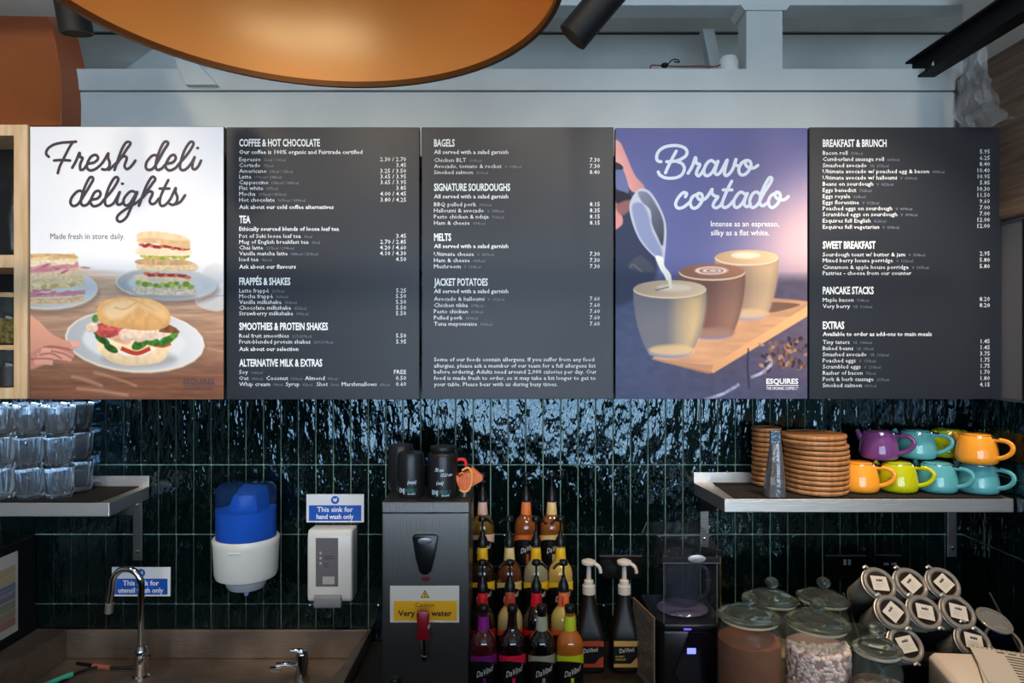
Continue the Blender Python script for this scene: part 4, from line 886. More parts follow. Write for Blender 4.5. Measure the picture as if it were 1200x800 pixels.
# ------------------------------------------------------------------ signs
BLUE = mat('sign_blue', (18, 82, 178), .4); SWH = mat('sign_white', (222, 224, 228), .4); BK = mat('print_black', (22, 20, 20), .5)
def mandatory(name, label, x0, y0, x1, y1, l1, l2):
    dep = .008; a, b = P(x0, y1, dep), P(x1, y0, dep); kk = k(dep)
    t = thing(name, label, 'sign', ((a.x + b.x) / 2, -.006, (a.z + b.z) / 2)); w, h = (b.x - a.x) / 2, (b.z - a.z) / 2
    MB().box(-w, w, -.002, .0019, -h, h).build('plate', SWH, t, bevel=.0006, bseg=1)
    m = MB(); m.box(-w * .91, w * .91, -.0026, -.002, -h * .88, h * .22)
    m.lathe([(0, .0026), (h * .29, .0026), (h * .29, .002)], 24, M=Matrix.Translation((0, 0, h * .60)) @ Matrix.Rotation(PI / 2, 4, 'X'))
    m.build('blue_print', BLUE, t)
    m = MB(); f = lambda ox, oz: (lambda u, v: (ox + u * kk, -.0029, oz + v * kk))
    text(m, l1, f(0, -h * .24), 5.6, len(l1) * 3.25, bold=.02, align='c'); text(m, l2, f(0, -h * .74), 5.6, len(l2) * 3.1, bold=.02, align='c')
    for s_ in ([(-1.8, 0), (0, -1.6), (1.8, .4)], [(-1.8, 1.4), (-.4, .4), (1.6, 1.8)]): ribbon(m, s_, 1.2, lambda u, v: (u * kk, -.0029, h * .60 + v * kk))
    m.build('lettering', mat('sign_text_white', (236, 238, 240), .4), t)
mandatory('hand_wash_sign', 'small blue and white hand wash sign above the soap dispenser', 359, 579, 426.5, 612, 'This sink for', 'hand wash only')
mandatory('utensil_wash_sign', 'small blue and white utensil wash sign behind the gooseneck tap', 131, 664.5, 199.5, 698.5, 'This sink for', 'utensil wash only')

# ------------------------------------------------------------------ dispensers
t = thing('towel_dispenser', 'white and translucent blue paper roll dispenser on the tiled wall', 'dispenser', ((289.5 - 600) * k(.1), -.106, 1.16))
WSH = mat('dispenser_white', (206, 206, 200), .25)
MB().lathe([(0, 0), (.085, .0), (.097, .006), (.1015, .02), (.106, .115), (.108, .132), (.104, .138), (.098, .138), (.096, .125)], 56, sy=.93).build('base_shell', WSH, t, smooth=45)
MB().lathe([(0, -.034), (.055, -.034), (.062, -.026), (.070, -.002), (.0, .0)], 40, sy=.93).build('skirt', mat('dispenser_grey_white', (178, 182, 188), .3), t, smooth=45)
MB().lathe([(0, -.062), (.006, -.062), (.009, -.05), (.012, -.034), (0, -.034)], 16).build('nozzle', mat('pale_blue_plastic', (140, 160, 214), .3), t, smooth=45)
MB().tube([(-.02, -.0985, .108), (.02, -.0985, .108)], .003, 8).build('catch', WSH, t)
MB().lathe([(.096, .126), (.097, .15), (.097, .29), (.094, .304), (.084, .312), (.0, .316)], 56, sy=.93).build('blue_cover', mat('translucent_blue', (70, 124, 196), .08, trans=.9, ior=1.15), t, smooth=45)
MB().lathe([(0, .13), (.089, .13), (.089, .225), (.087, .228), (.03, .23), (0, .23)], 48, sy=.93).build('paper_roll', mat('blue_paper_roll', (90, 160, 240), .7), t, smooth=45)
MB().prism([(-.04, .23), (.055, .23), (.05, .285), (-.02, .285)], 'y', -.05, .04).build('roll_holder', mat('mid_blue', (90, 160, 236), .5), t, bevel=.004)
t = thing('soap_dispenser', 'white soap dispenser with grey push bar under the hand wash sign', 'dispenser', ((390 - 600) * k(.05), -.052, 1.05)); kd = k(.09)
def dz_(y): return CZ - (y - 400) * kd - 1.05
hw = 26.3 * kd
MB().prism([(.046, dz_(705)), (-.030, dz_(706)), (-.040, dz_(702)), (-.040, CZ - 1.05 - 231 * kd), (-.03, CZ - 1.05 - 221 * kd), (.046, CZ - 1.05 - 214.5 * k(.006))], 'x', -hw, hw).build('body', WSH, t, smooth=40, bevel=.008, bseg=3)
MB().box(-15.5 * kd - .002, 11 * kd - .002, -.0408, -.037, dz_(687), dz_(630)).build('window', mat('smoked_window', (104, 102, 106), .12), t, bevel=.0015)
MB().box(-8 * kd, 6 * kd, -.0412, -.0407, dz_(684), dz_(675)).build('pouch_label', mat('pale_pouch', (170, 166, 158), .5), t)
for yy_, ww_ in ((647, 2.4), (653, 2.4), (659, 2.4)): MB().box(-11.5 * kd, (-11.5 + ww_) * kd, -.0412, -.0407, dz_(yy_ + 2), dz_(yy_ - 1)).build('dot_mark', mat('lilac_mark', (178, 150, 186), .5), t)
m = MB()
for i, (yy_, xa, xb) in enumerate(((651, -6, 5), (653.5, -6, 7), (660, -6, -1), (663, -6, -1))): m.box(xa * kd, xb * kd, -.0412, -.0407, dz_(yy_ + .8), dz_(yy_))
m.build('small_lettering', BK, t)
MB().prism([(-.034, dz_(711)), (-.050, dz_(711)), (-.054, dz_(708)), (-.052, dz_(697)), (-.034, dz_(696))], 'x', -17.5 * kd, 14.5 * kd).build('push_bar', mat('mid_grey_plastic', (128, 130, 134), .4), t, smooth=40, bevel=.004)

# ------------------------------------------------------------------ water boiler with sign, tap and reusable cups on top
kb4 = k(.40); bt_ = CZ - 188 * kb4
t = thing('water_boiler', 'tall stainless steel water boiler beside the syrup bottles', 'water boiler', (-.2517, -.32, CT + .001))
BS = mat('boiler_steel', (122, 119, 116), .34, .95, bump=.12, bscale=260, bstretch=(1, 1, .04))
def bb(px0, px1, py0, py1, f0, f1, name, m_, bv=.001, kk=kb4):
    return MB().box((px0 - 499.2) * kk, (px1 - 499.2) * kk, -.08 - f1, -.08 - f0, CZ - (py1 - 400) * kk - CT - .001, CZ - (py0 - 400) * kk - CT - .001).build(name, m_, t, bevel=bv)
MB().box(-.1265, .1265, -.08, .13, .0, bt_ - CT - .001 - .033).build('body', BS, t, bevel=.003)
MB().box(-.1275, .1275, -.0812, .131, bt_ - CT - .0335, bt_ - CT - .001).build('top_cap', BS, t, bevel=.003)
def zz(py): return CZ - (py - 400) * kb4 - CT - .001
def xx(px): return (px - 499.2) * kb4
MB().prism([(xx(484), zz(628)), (xx(487), zz(625)), (xx(511), zz(625)), (xx(514.5), zz(628)), (xx(510), zz(652)), (xx(506), zz(668)), (xx(502), zz(672)), (xx(496), zz(672)), (xx(492), zz(668)), (xx(488), zz(652))], 'y', -.092, -.078).build('badge_panel', BLACKP, t, smooth=40, bevel=.003)
MB().lathe([(0, 0), (.022, 0), (.02, .003), (0, .005)], 24, sy=.45, M=Matrix.Translation((xx(499), -.092, zz(632))) @ Matrix.Rotation(PI / 2, 4, 'X')).build('badge', mat('badge_grey', (120, 124, 128), .3, .6), t, smooth=40)
MB().lathe([(0, 0), (.014, 0), (.013, .002), (0, .0025)], 20, sy=.5, M=Matrix.Translation((xx(499.5), -.08, zz(678))) @ Matrix.Rotation(PI / 2, 4, 'X')).build('indicator', mat('dark_red_lens', (96, 26, 34), .3), t, smooth=40)
bb(457.5, 538.5, 686, 729, .0, .0015, 'sign_plate', mat('caution_white', (206, 196, 184), .45), .0004)
bb(462, 536, 703.5, 726.5, .0015, .002, 'yellow_print', mat('caution_yellow', (222, 164, 14), .45), 0)
m = MB(); m.prism([(xx(493), zz(700)), (xx(504), zz(700)), (xx(498.5), zz(690.5))], 'y', -.0822, -.0815); m.build('triangle_print', BK, t)
m = MB(); m.prism([(xx(494.3), zz(699.2)), (xx(502.7), zz(699.2)), (xx(498.5), zz(692))], 'y', -.0826, -.0822); m.build('triangle_fill', mat('caution_yellow'), t)
m = MB(); fq = lambda px, py: (lambda u, v: (xx(px) + u * kb4, -.0829, zz(py) + v * kb4))
text(m, 'Caution', fq(498.5, 710.4), 4.6, 22, align='c'); text(m, 'Very hot water', fq(498.5, 721), 6.4, 63, bold=.025, align='c'); text(m, '!', fq(498.5, 698.6), 4.2, 1.2, bold=.04, align='c')
m.build('lettering', BK, t)
# tap
MB().tube([(xx(499), -.079, zz(738)), (xx(499), -.118, zz(738))], .012, 14).tube([(xx(499), -.112, zz(734)), (xx(499.5), -.116, zz(745)), (xx(500.5), -.117, zz(764))], [.013, .011, .0075], 14).lathe([(.0075, -.006), (.010, -.006), (.010, .006), (.0075, .006)], 14, M=Matrix.Translation((xx(500), -.117, zz(763)))).build('tap_spout', CHROME, t, smooth=45)
RED = mat('dark_red_plastic', (128, 10, 26), .3)
MB().prism([(xx(491.5), zz(709)), (xx(495), zz(706.5)), (xx(503), zz(706.5)), (xx(506.5), zz(709)), (xx(505.5), zz(722)), (xx(504), zz(727)), (xx(507), zz(738)), (xx(505), zz(740)), (xx(494), zz(740)), (xx(490.5), zz(738)), (xx(494), zz(727)), (xx(492.5), zz(722))], 'y', -.138, -.124).build('tap_handle', RED, t, smooth=40, bevel=.003)
MB().lathe([(0, 0), (.014, 0), (.016, .006), (.016, .035), (.012, .042), (0, .043)], 20).build('drain_knob', BLACKP, t, smooth=40, loc=(xx(466), -.115, zz(803)))
MB().tube([(xx(466), -.08, zz(797)), (xx(466), -.112, zz(797))], .008, 10).build('drain_pipe', CHROME, t, smooth=40)

CUPB = mat('black_cup', (26, 25, 27), .36)
def cup_at(label, px, dep, r, hh, lidded, txt=None, z=bt_ + .001):
    x = (px - 600) * k(dep)
    t = thing('reusable_cup', label, 'cup', (x, -dep, z))
    if lidded: pf = [(0, 0), (r * .95, 0), (r * .985, .004), (r, .012), (r, hh * .80), (r * .97, hh * .86), (r * .9, hh * .88), (0, hh * .88)]
    else: pf = [(0, 0), (r * .9, 0), (r * .95, .004), (r * .99, .02), (r, hh * .35), (r * .985, hh * .82), (r * .93, hh * .95), (r * .88, hh), (0, hh)]
    MB().lathe(pf, 40).build('body', CUPB, t, smooth=45)
    if lidded: MB().lathe([(r * .80, hh * .885), (r * .82, hh * .93), (r * .86, hh * .94), (r * .86, hh), (r * .78, hh), (0, hh * .985)], 40).build('lid', mat('black_lid', (22, 21, 22), .45), t, smooth=45)
    if txt:
        m = MB(); kk = k(dep + r); rr = r * 1.012
        def cf(u0, v0): return lambda u, v: (rr * math.sin((u0 + u) * kk / rr), -rr * math.cos((u0 + u) * kk / rr), (v0 + v) * kk)
        m2 = MB()
        for (s_, u0, v0, cap, mm, sh) in txt: text(m if mm == 0 else m2, s_, cf(u0, v0), cap, None, .75, .02, 'c', shear=sh)
        m.build('lettering', mat('cup_print_white', (196, 214, 224), .5), t)
        if m2.v: m2.build('lettering', mat('cup_print_teal', (22, 110, 104), .5), t)
    return t
cup_at('black cup marked soya standing on the water boiler', 481.5, .318, .0415, .130, False, [('(soya)', 3.5, 17, 4, 0, .2), ('ENJ', -9, 6.2, 5, 0, 0), ('FREELY', 3, 7, 4, 1, 0), ('the earth', 3, 4.2, 2.2, 0, 0)])
cup_at('black lidded cup with handwriting beside the orange cloth', 519, .325, .0455, .150, True, [('78 cm', -3, 32, 4, 0, .3), ('12:23 am', 6, 26.5, 3.6, 0, .3), ('(oat)', -2, 17, 4, 0, .2), ('ENJ', -8, 5, 5, 0, 0), ('FREELY', 5, 6, 4, 1, 0), ('the earth', 5, 3.2, 2.2, 0, 0)])
cup_at('plain black cup standing behind the cup marked soya', 470, .234, .041, .140, False)
# folded orange cloth and red peg on top of the boiler's edge
t = thing('orange_cloth', 'folded orange cloth propped beside the cups on the water boiler', 'cloth', P(553, 587, .33)); kc = k(.33)
CL = mat('orange_cloth', (232, 128, 82), .8, var=.12, vscale=60); CLY = mat('cloth_hem', (240, 168, 84), .8)
def cx_(u, v, y=0): return (u * kc, y, v * kc)
m = MB(); out = [(-19, 33), (-15, 28), (-11, 31), (-4, 34), (0, 32), (1, 25), (-2, 16), (-8, 13), (-14, 16), (-17, 23)]
ol = spline([(u, v, 0) for u, v in out], 4, True)
m.prism([(q.x * kc, q.y * kc) for q in ol], 'y', -.012, .035); m.build('folded_layers', CL, t, smooth=40, bevel=.003)
m = MB(); cyl = [cx_(-2, 34), cx_(13, 20)]
m.prism([(-1 * kc, 40 * kc), (13 * kc, 28 * kc), (12.5 * kc, 24 * kc), (0 * kc, 17 * kc)], 'y', -.006, .028); m.build('corner_fold', CL, t, smooth=40, bevel=.004)
m = MB(); m.tube(spline([cx_(-11, 37, -.012), cx_(-4, 40, -.014), cx_(0, 34, -.014), cx_(0, 24, -.014), cx_(-3, 15, -.013), cx_(-9, 12, -.012), cx_(-14, 15, -.01)], 5), .0035, 8); m.build('hem', CLY, t, smooth=60)
m = MB(); m.tube(spline([cx_(-14, 33, -.014), cx_(-10, 34, -.015), cx_(-9, 26, -.015), cx_(-11, 17, -.015), cx_(-14, 19, -.014), cx_(-13, 28, -.014)], 5), .0028, 8).tube(spline([cx_(-6, 34, -.015), cx_(-4, 27, -.015), cx_(-7, 15, -.014)], 5), .0026, 8); m.build('inner_fold', CL, t, smooth=60)
o = MB().tube(spline([cx_(-18, 48, 0), cx_(-13, 49, 0), cx_(-8, 47.5, 0), cx_(-7, 41, 0)], 5), .0052, 10).build('red_peg', mat('bright_red', (206, 20, 32), .35), smooth=60, loc=t.location); tag(o, 'bright red bent tube gripping the top of the orange cloth', 'peg')
MB().lathe([(0, -.001), (.022, -.001), (.017, .02), (.0125, .04), (.012, .048), (0, .048)], 20).build('clear_foot', mat('smoky_glass'), t, smooth=40, loc=(-9 * kc, .01, 0))
o = MB().tube(spline([(0, 0, 0), (.008, 0, -.006), (.012, 0, -.02)], 4), .004, 8).build('blue_band', mat('bright_blue', (20, 90, 200), .4), smooth=60, loc=P(499, 537, .285)); tag(o, 'small bright blue loop between the two black cups', 'band')
#PART5
# ------------------------------------------------------------------ syrup bottles on a stepped wire rack
kr = {1: (.40, 0, [566.6, 600.4, 634.8, 667.7]), 2: (.30, .030, [565.5, 597.7, 628.5, 660.3]), 3: (.20, .137, [565.5, 596.9, 628, 656.8]), 4: (.10, .258, [565.5, 616.5, 646.5])}
t = thing('bottle_rack', 'black stepped wire rack under the rows of syrup bottles', 'rack', (.044, -.2, CT + .0005))
for (dep, zo) in ((.30, .030), (.20, .137), (.10, .258)):
    m = MB()
    for j in range(5): m.tube([(-.16, -dep + .2 - .036 + j * .018, zo - .004), (.16, -dep + .2 - .036 + j * .018, zo - .004)], .0022, 6)
    m.build('wire_shelf', BLACKM, t)
    m = MB(); m.tube([(-.162, -dep + .2 - .045, zo + .05), (.162, -dep + .2 - .045, zo + .05)], .0022, 6).tube([(-.162, -dep + .2 - .045, zo - .004), (.162, -dep + .2 - .045, zo - .004)], .003, 6)
    m.build('guard_rail', BLACKM, t)
for x in (-.163, .163):
    for dep in (.345, .245, .145, .06): MB().tube([(x, -dep + .2, 0), (x, -dep + .2, {.345: .08, .245: .19, .145: .31, .06: .31}[dep])], .003, 6).build('upright', BLACKM, t)

LBL = mat('label_black', (12, 12, 13), .35); CAPM = mat('cap_black', (13, 13, 14), .35)
def label_mesh(r, z0, z1f, a0, a1, n=20):
    vs = []
    for i in range(n + 1):
        a = a0 + (a1 - a0) * i / n; top = z1f(i / n)
        vs += [(r * math.sin(a), -r * math.cos(a), z0(i / n) if callable(z0) else z0), (r * math.sin(a), -r * math.cos(a), top)]
    return vs, [(2 * i, 2 * i + 2, 2 * i + 3, 2 * i + 1) for i in range(n)]
def syrup(label, px, row, liquid, band, neck, pump, side=None, group='syrup bottles on the stepped rack'):
    dep, zo, _ = kr[row]; t = thing('syrup_bottle', label, 'bottle', ((px - 600) * k(dep), -dep, CT + .001 + zo), (0, 0, 0), group)
    LQ = mat('liquid_%d_%d_%d' % liquid, liquid, .06, coat=1)
    r = .0395
    MB().lathe([(0, 0), (r - .006, 0), (r - .001, .004), (r, .012), (r, .158), (r - .0005, .170), (r - .003, .182), (r - .008, .193), (r - .016, .203), (.0185, .209), (.0158, .214), (.0135, .24), (.0135, .262), (0, .262)], 32).build('bottle_body', LQ, t, smooth=50)
    MB().add(*label_mesh(r + .0006, lambda u: .118 + .018 * math.sin(u * PI * 1.1), lambda u: .140 + .008 * math.sin(u * PI) + .006 * u, -1.5, 1.5)).build('colour_band', mat('band_%d_%d_%d' % band, band, .45), t, smooth=60)
    MB().add(*label_mesh(r + .0004, .012, lambda u: .119 + .018 * math.sin(u * PI * 1.1), -1.5, 1.5)).build('black_label', LBL, t, smooth=60)
    m = MB(); rr = r + .0011
    text(m, 'DaVinci', lambda u, v: (rr * math.sin((u + .006) / rr), -rr * math.cos((u + .006) / rr), .098 + v + u * .38), .0165, .050, bold=.015, align='c', shear=.15)
    m.build('lettering', mat('label_white', (196, 196, 192), .5), t)
    MB().add(*label_mesh(rr - .0004, .02, lambda u: .088, .0, .22, 4)).build('colour_stripe', mat('band_%d_%d_%d' % band), t)
    if neck: MB().lathe([(.0178, .2115), (.0150, .252), (.0146, .252)], 24).build('neck_label', mat('band_%d_%d_%d' % neck, neck, .45), t, smooth=50)
    if not pump: MB().lathe([(0, .262), (.0145, .262), (.0155, .264), (.0155, .279), (.0145, .281), (0, .281)], 24).build('cap', CAPM, t, smooth=40)
    else:
        MB().lathe([(.0, .256), (.0165, .256), (.0165, .272), (.013, .282), (.007, .292), (.0065, .302), (0, .302)], 24).build('pump_collar', CAPM, t, smooth=40)
        MB().tube([(0, 0, .30), (0, 0, .337)], .0036, 10).build('pump_stem', CAPM, t, smooth=60)
        m = MB(); m.lathe([(0, .335), (.013, .335), (.0145, .339), (.012, .349), (0, .351)], 20); m.tube(spline([(0, 0, .341), (pump * .02, -.018, .342), (pump * .032, -.03, .334)], 4), .0045, 8); m.build('pump_head', CAPM, t, smooth=50)
        if side: MB().lathe([(.0147, .247), (.0147, .2525), (.0144, .2525)], 24).build('neck_stripe', side, t)
    return t
RS = mat('neck_red_stripe', (196, 30, 40), .45); BLS = mat('neck_blue_stripe', (110, 150, 200), .45)
o_ = kr[1][2]
syrup('capped bottle with purple label beside the water boiler, front row', o_[0], 1, (62, 16, 20), (112, 26, 112), (124, 22, 122), 0)
syrup('capped dark bottle with pink red label, front row', o_[1], 1, (26, 8, 12), (214, 22, 60), None, 0)
syrup('capped black bottle with sage grey label, front row', o_[2], 1, (12, 9, 9), (142, 146, 126), (150, 152, 132), 0)
syrup('capped amber bottle with lime green label, end of front row', o_[3], 1, (160, 88, 28), (186, 198, 30), (176, 192, 40), 0)
o_ = kr[2][2]
syrup('pump bottle with scarlet neck and dark syrup, second row beside the boiler', o_[0], 2, (24, 10, 10), (206, 24, 28), (206, 24, 28), 1)
syrup('pump bottle with brick red neck and pale syrup, second row', o_[1], 2, (168, 150, 96), (196, 70, 40), (172, 62, 44), -1)
syrup('pump bottle with crimson neck and black syrup, second row', o_[2], 2, (14, 9, 9), (200, 18, 34), (196, 16, 34), 1)
pb = syrup('pump bottle with orange peach neck label, end of second row', o_[3], 2, (176, 156, 84), (232, 98, 42), (238, 104, 52), -1)
m = MB(); rr = .0176; text(m, 'PEACH', lambda u, v: (rr * .93 * math.sin((v - .008) / rr), -rr * .985 * math.cos((v - .008) / rr) - .0008, .216 + u), .008, .03, bold=.02)
m.v = [(a, b, c) for a, b, c in m.v]; m.build('lettering', BK, pb)
o_ = kr[3][2]
syrup('pump bottle with golden yellow neck and dark syrup, third row beside the boiler', o_[0], 3, (34, 22, 12), (226, 180, 30), (226, 180, 30), 1)
syrup('pump bottle with cream neck and brown syrup, third row', o_[1], 3, (82, 44, 22), (206, 182, 112), (212, 192, 128), -1)
syrup('pump bottle with yellow neck, red stripe and clear syrup, third row', o_[2], 3, (128, 124, 96), (222, 176, 30), (222, 176, 30), 1, RS)
syrup('pump bottle with yellow neck and lemony syrup, end of third row', o_[3], 3, (182, 150, 72), (226, 184, 30), (224, 180, 36), -1)
o_ = kr[4][2]
syrup('pump bottle with pale pink neck and honey syrup, back row', o_[0], 4, (104, 78, 26), (214, 176, 156), (214, 178, 160), -1, BLS)
syrup('pump bottle with orange neck and brown syrup, back row', o_[1], 4, (120, 62, 22), (200, 98, 40), (222, 116, 50), 1, BLS)
syrup('pump bottle with cream neck and amber syrup, back row', o_[2], 4, (124, 70, 28), (220, 188, 120), (222, 190, 126), 1, BLS)

# large sauce bottles with white pumps
def sauce(label, px, band, stripe):
    dep = .19; kk = k(dep); t = thing('sauce_bottle', label, 'bottle', ((px - 600) * kk, -dep, CT + .001), group='black sauce bottles with white pumps')
    sq = lambda a, z: 1.0 if z > .19 else 1 / (abs(math.cos(a)) ** 5 + abs(math.sin(a)) ** 5) ** .2 * (1 - (z / .19) * .0)
    def sqf(a, z):
        w = max(0, min(1, (.215 - z) / .09)); q = 1 / (abs(math.cos(a)) ** 5 + abs(math.sin(a)) ** 5) ** .2
        return 1 + (q - 1) * w
    MB().lathe([(0, 0), (.040, 0), (.0455, .004), (.047, .012), (.047, .105), (.0455, .118), (.041, .135), (.033, .165), (.026, .195), (.0205, .222), (.019, .236), (0, .236)], 48, fn=sqf).build('bottle_body', mat('sauce_black', (22, 18, 16), .38), t, smooth=50)
    WP = mat('pump_white', (196, 186, 176), .4)
    MB().lathe([(0, .236), (.0205, .236), (.0205, .262), (.016, .264), (.015, .278), (.008, .282), (.0065, .33), (0, .33)], 28).build('pump_collar', WP, t, smooth=40)
    m = MB(); m.lathe([(0, .326), (.018, .328), (.0235, .333), (.023, .340), (.012, .345), (0, .346)], 24); m.tube(spline([(.0, 0, .334), (.02, -.012, .334), (.032, -.018, .325), (.036, -.02, .308)], 4), .006, 8); m.build('pump_head', WP, t, smooth=45)
    y0 = -.0476
    MB().box(-.041, .041, y0 - .0004, y0 + .003, .020, .103).build('label', LBL, t)
    m = MB(); m.box(-.041, .041, y0 - .0008, y0 - .0004, .086, .103); m.box(-.041, .041, y0 - .0008, y0 - .0004, .020, .031); m.prism([(.012, .031), (.041, .031), (.041, .055), (.028, .048), (.018, .036)], 'y', y0 - .0008, y0 - .0004); m.build('colour_band', mat('band_%s' % stripe, band, .5), t)
    m = MB(); f_ = lambda u, v: (u, y0 - .0012, .068 + v + u * .12); text(m, 'DaVinci', f_, .013, .046, bold=.015, align='c'); m.build('lettering', mat('label_white'), t)
    if stripe == 'gold': m = MB(); text(m, 'GOURMET', lambda u, v: (-.036 + u, y0 - .0012, .052 + v), .005, .028, bold=.02); text(m, 'CHOCOLATE', lambda u, v: (-.036 + u, y0 - .0012, .042 + v), .006, .032, bold=.03); m.build('lettering', mat('band_gold'), t)
sauce('black sauce bottle with rust red label next to the syrup rack', 690, (160, 62, 38), 'rust')
sauce('black sauce bottle with gold label beside the laminated card', 731.5, (198, 158, 84), 'gold')

# ------------------------------------------------------------------ laminated card, blender, sockets, tube
a0 = Vector((.390, -.20, CT)); a1 = Vector((.424, -.36, CT)); L_ = (a1 - a0).length
ang = math.atan2(a1.y - a0.y, a1.x - a0.x)
t = thing('laminated_card', 'laminated recipe card leaning beside the blender', 'card', a0, (math.radians(0), 0, ang))
MB().box(0, L_, -.0015, .0015, .001, .225).build('sheet', mat('card_sheet', (120, 112, 104), .35), t, bevel=.0004, bseg=1)
m = MB()
for j in range(17):
    x = .008
    while x < L_ - .02:
        w = R.uniform(.006, .024)
        if R.random() < .8: m.box(x, min(x + w, L_ - .008), -.0022, -.0016, .205 - j * .0115, .2078 - j * .0115)
        x += w + .004
m.build('small_lettering', BK, t)
MB().box(0, L_, -.003, .003, .222, .228).build('edge_strip', mat('card_edge', (112, 84, 62), .5), t)

t = thing('blender', 'black bar blender under a clear sound cover', 'blender', ((795 - 600) * k(.22), -.235, CT + .001))
CLR = mat('clear_polycarbonate', (190, 196, 204), .05, trans=.92, ior=1.25)
BB = mat('blender_black', (17, 16, 18), .3)
hw_, hd = .099, .10
MB().prism([(-hw_, -.09), (-hw_ + .02, -.13), (hw_ - .02, -.13), (hw_, -.09), (hw_, hd), (-hw_, hd)], 'z', 0, .19).build('motor_base', BB, t, smooth=30, bevel=.008)
MB().prism([(-hw_ - .004, -.085), (-hw_ + .02, -.135), (hw_ - .02, -.135), (hw_ + .004, -.085), (hw_ + .004, hd), (-hw_ - .004, hd)], 'z', .1905, .212).build('base_collar', BB, t, smooth=30, bevel=.004)
# clear cover: front wall, sides, sloping top
m = MB(); z0, z1 = .213, .415
for (p0, p1) in (((-hw_, hd), (-hw_, -.09)), ((-hw_, -.09), (-hw_ + .02, -.125)), ((-hw_ + .02, -.125), (hw_ - .02, -.125)), ((hw_ - .02, -.125), (hw_, -.09)), ((hw_, -.09), (hw_, hd))):
    m.add([(p0[0], p0[1], z0), (p1[0], p1[1], z0), (p1[0], p1[1], z1), (p0[0], p0[1], z1)], [(0, 1, 2, 3)])
m.add([(-hw_, -.09, z1), (-hw_ + .02, -.125, z1), (hw_ - .02, -.125, z1), (hw_, -.09, z1), (hw_ - .015, -.05, z1 + .035), (-hw_ + .015, -.05, z1 + .035), (hw_ - .015, hd, z1 + .035), (-hw_ + .015, hd, z1 + .035), (hw_, hd, z1), (-hw_, hd, z1)], [(0, 1, 2, 3, 4, 5), (5, 4, 6, 7), (3, 8, 6, 4), (0, 5, 7, 9), (7, 6, 8, 9)])
cv = m.build('sound_cover', mat('cover_film', (46, 50, 58), .06, alpha=.2, spec=.9), t)
m = MB(); m.box(-hw_ + .015, hw_ - .012, -.129, -.123, z1 - .022, z1 - .006); m.build('cover_bar', BB, t, bevel=.002)
ED = mat('cover_edge', (96, 100, 108), .15, .3)
for pts_ in ([(-hw_ + .016, -.128, z1 - .024), (hw_ - .012, -.128, z1 - .024)], [(-hw_ + .015, -.05, z1 + .035), (hw_ - .015, -.05, z1 + .035)], [(hw_ - .02, -.126, z0), (hw_ - .02, -.126, z1)], [(-hw_ + .02, -.126, z0), (-hw_ + .02, -.126, z1)], [(-hw_, hd, z1), (-hw_ + .015, hd, z1 + .035)]):
    MB().tube(pts_, .0016, 6).build('cover_edge', ED, t)
MB().lathe([(0, 0), (.027, 0), (.026, .003), (0, .005)], 24, sy=.42, M=Matrix.Translation((.018, -.129, z1 - .010)) @ Matrix.Rotation(PI / 2, 4, 'X')).build('badge', mat('badge_silver', (176, 170, 168), .35, .7), t, smooth=40)
MB().lathe([(.046, .214), (.050, .222), (.060, .34), (.064, .385), (.062, .385), (.057, .34), (.046, .225)], 8).build('jug', mat('jug_film', (60, 66, 80), .08, alpha=.3), t, smooth=20, loc=(.005, -.015, 0))
MB().tube(spline([(.055, -.03, .35), (.085, -.04, .34), (.085, -.04, .27), (.055, -.03, .25)], 5), .006, 8).build('jug_handle', mat('jug_film'), t, smooth=50, loc=(-.01, 0, 0))
MB().lathe([(.0, .213), (.07, .213), (.078, .219), (.07, .227), (.05, .231), (0, .232)], 40, sy=.9).build('jug_base', mat('jug_base_glassy', (96, 92, 118), .12, .4), t, smooth=40, loc=(.0, -.03, 0))
MB().box(-.012, .014, -.137, -.1346, .125, .142).build('display', mat('blue_display', (110, 120, 255), .3, emit=1.6), t, bevel=.001)
MB().box(-.022, .0, -.1375, -.134, .196, .200).build('status_light', mat('violet_light', (110, 70, 230), .3, emit=1.2), t)
MB().prism([(-.05, .07), (-.005, .19), (.05, .19), (.05, .03), (-.03, .03)], 'y', -.1345, -.1305).build('control_panel', mat('glossy_black', (16, 14, 22), .12), t, bevel=.002)
MB().box(.030, .062, -.1365, -.1346, .018, .034).build('sticker', mat('pale_sticker', (170, 164, 158), .5), t)

def socket(name, label, x0, y0, x1, y1, rockers, plug=None):
    dep = .012; a, b = P(x0, y1, dep), P(x1, y0, dep); kk = k(dep)
    t = thing(name, label, 'socket', ((a.x + b.x) / 2, -.0055, (a.z + b.z) / 2)); w, h = (b.x - a.x) / 2, (b.z - a.z) / 2
    MB().box(-w, w, -.006, .0005, -h, h).build('face_plate', mat('black_nickel', (44, 42, 44), .25, .8), t, bevel=.001)
    for (px, py, ww, hh) in rockers: MB().box((px - ww / 2 - (x0 + x1) / 2) * kk, (px + ww / 2 - (x0 + x1) / 2) * kk, -.0085, -.0062, ((y0 + y1) / 2 - py - hh / 2) * kk, ((y0 + y1) / 2 - py + hh / 2) * kk).build('rocker', mat('rocker_grey', (150, 158, 166), .4), t, bevel=.0008)
    if plug: MB().lathe([(0, -.0062), (.026, -.0062), (.028, -.012), (.024, -.034), (0, -.036)], 24, M=Matrix.Translation(((plug - (x0 + x1) / 2) * kk, 0, -.006)) @ Matrix.Rotation(PI / 2, 4, 'X') @ Matrix.Diagonal((1, 1, -1, 1))).build('plug', BLACKP, t, smooth=40)
    MB().box(-w, w, -.0068, .0006, h, h + .0025).build('top_edge', mat('plate_edge', (120, 116, 114), .3, .7), t)
socket('double_socket', 'black nickel double socket with a plug, behind the sauce bottles', 703, 652, 752, 678, [(729, 658.5, 3.4, 5)], 713)
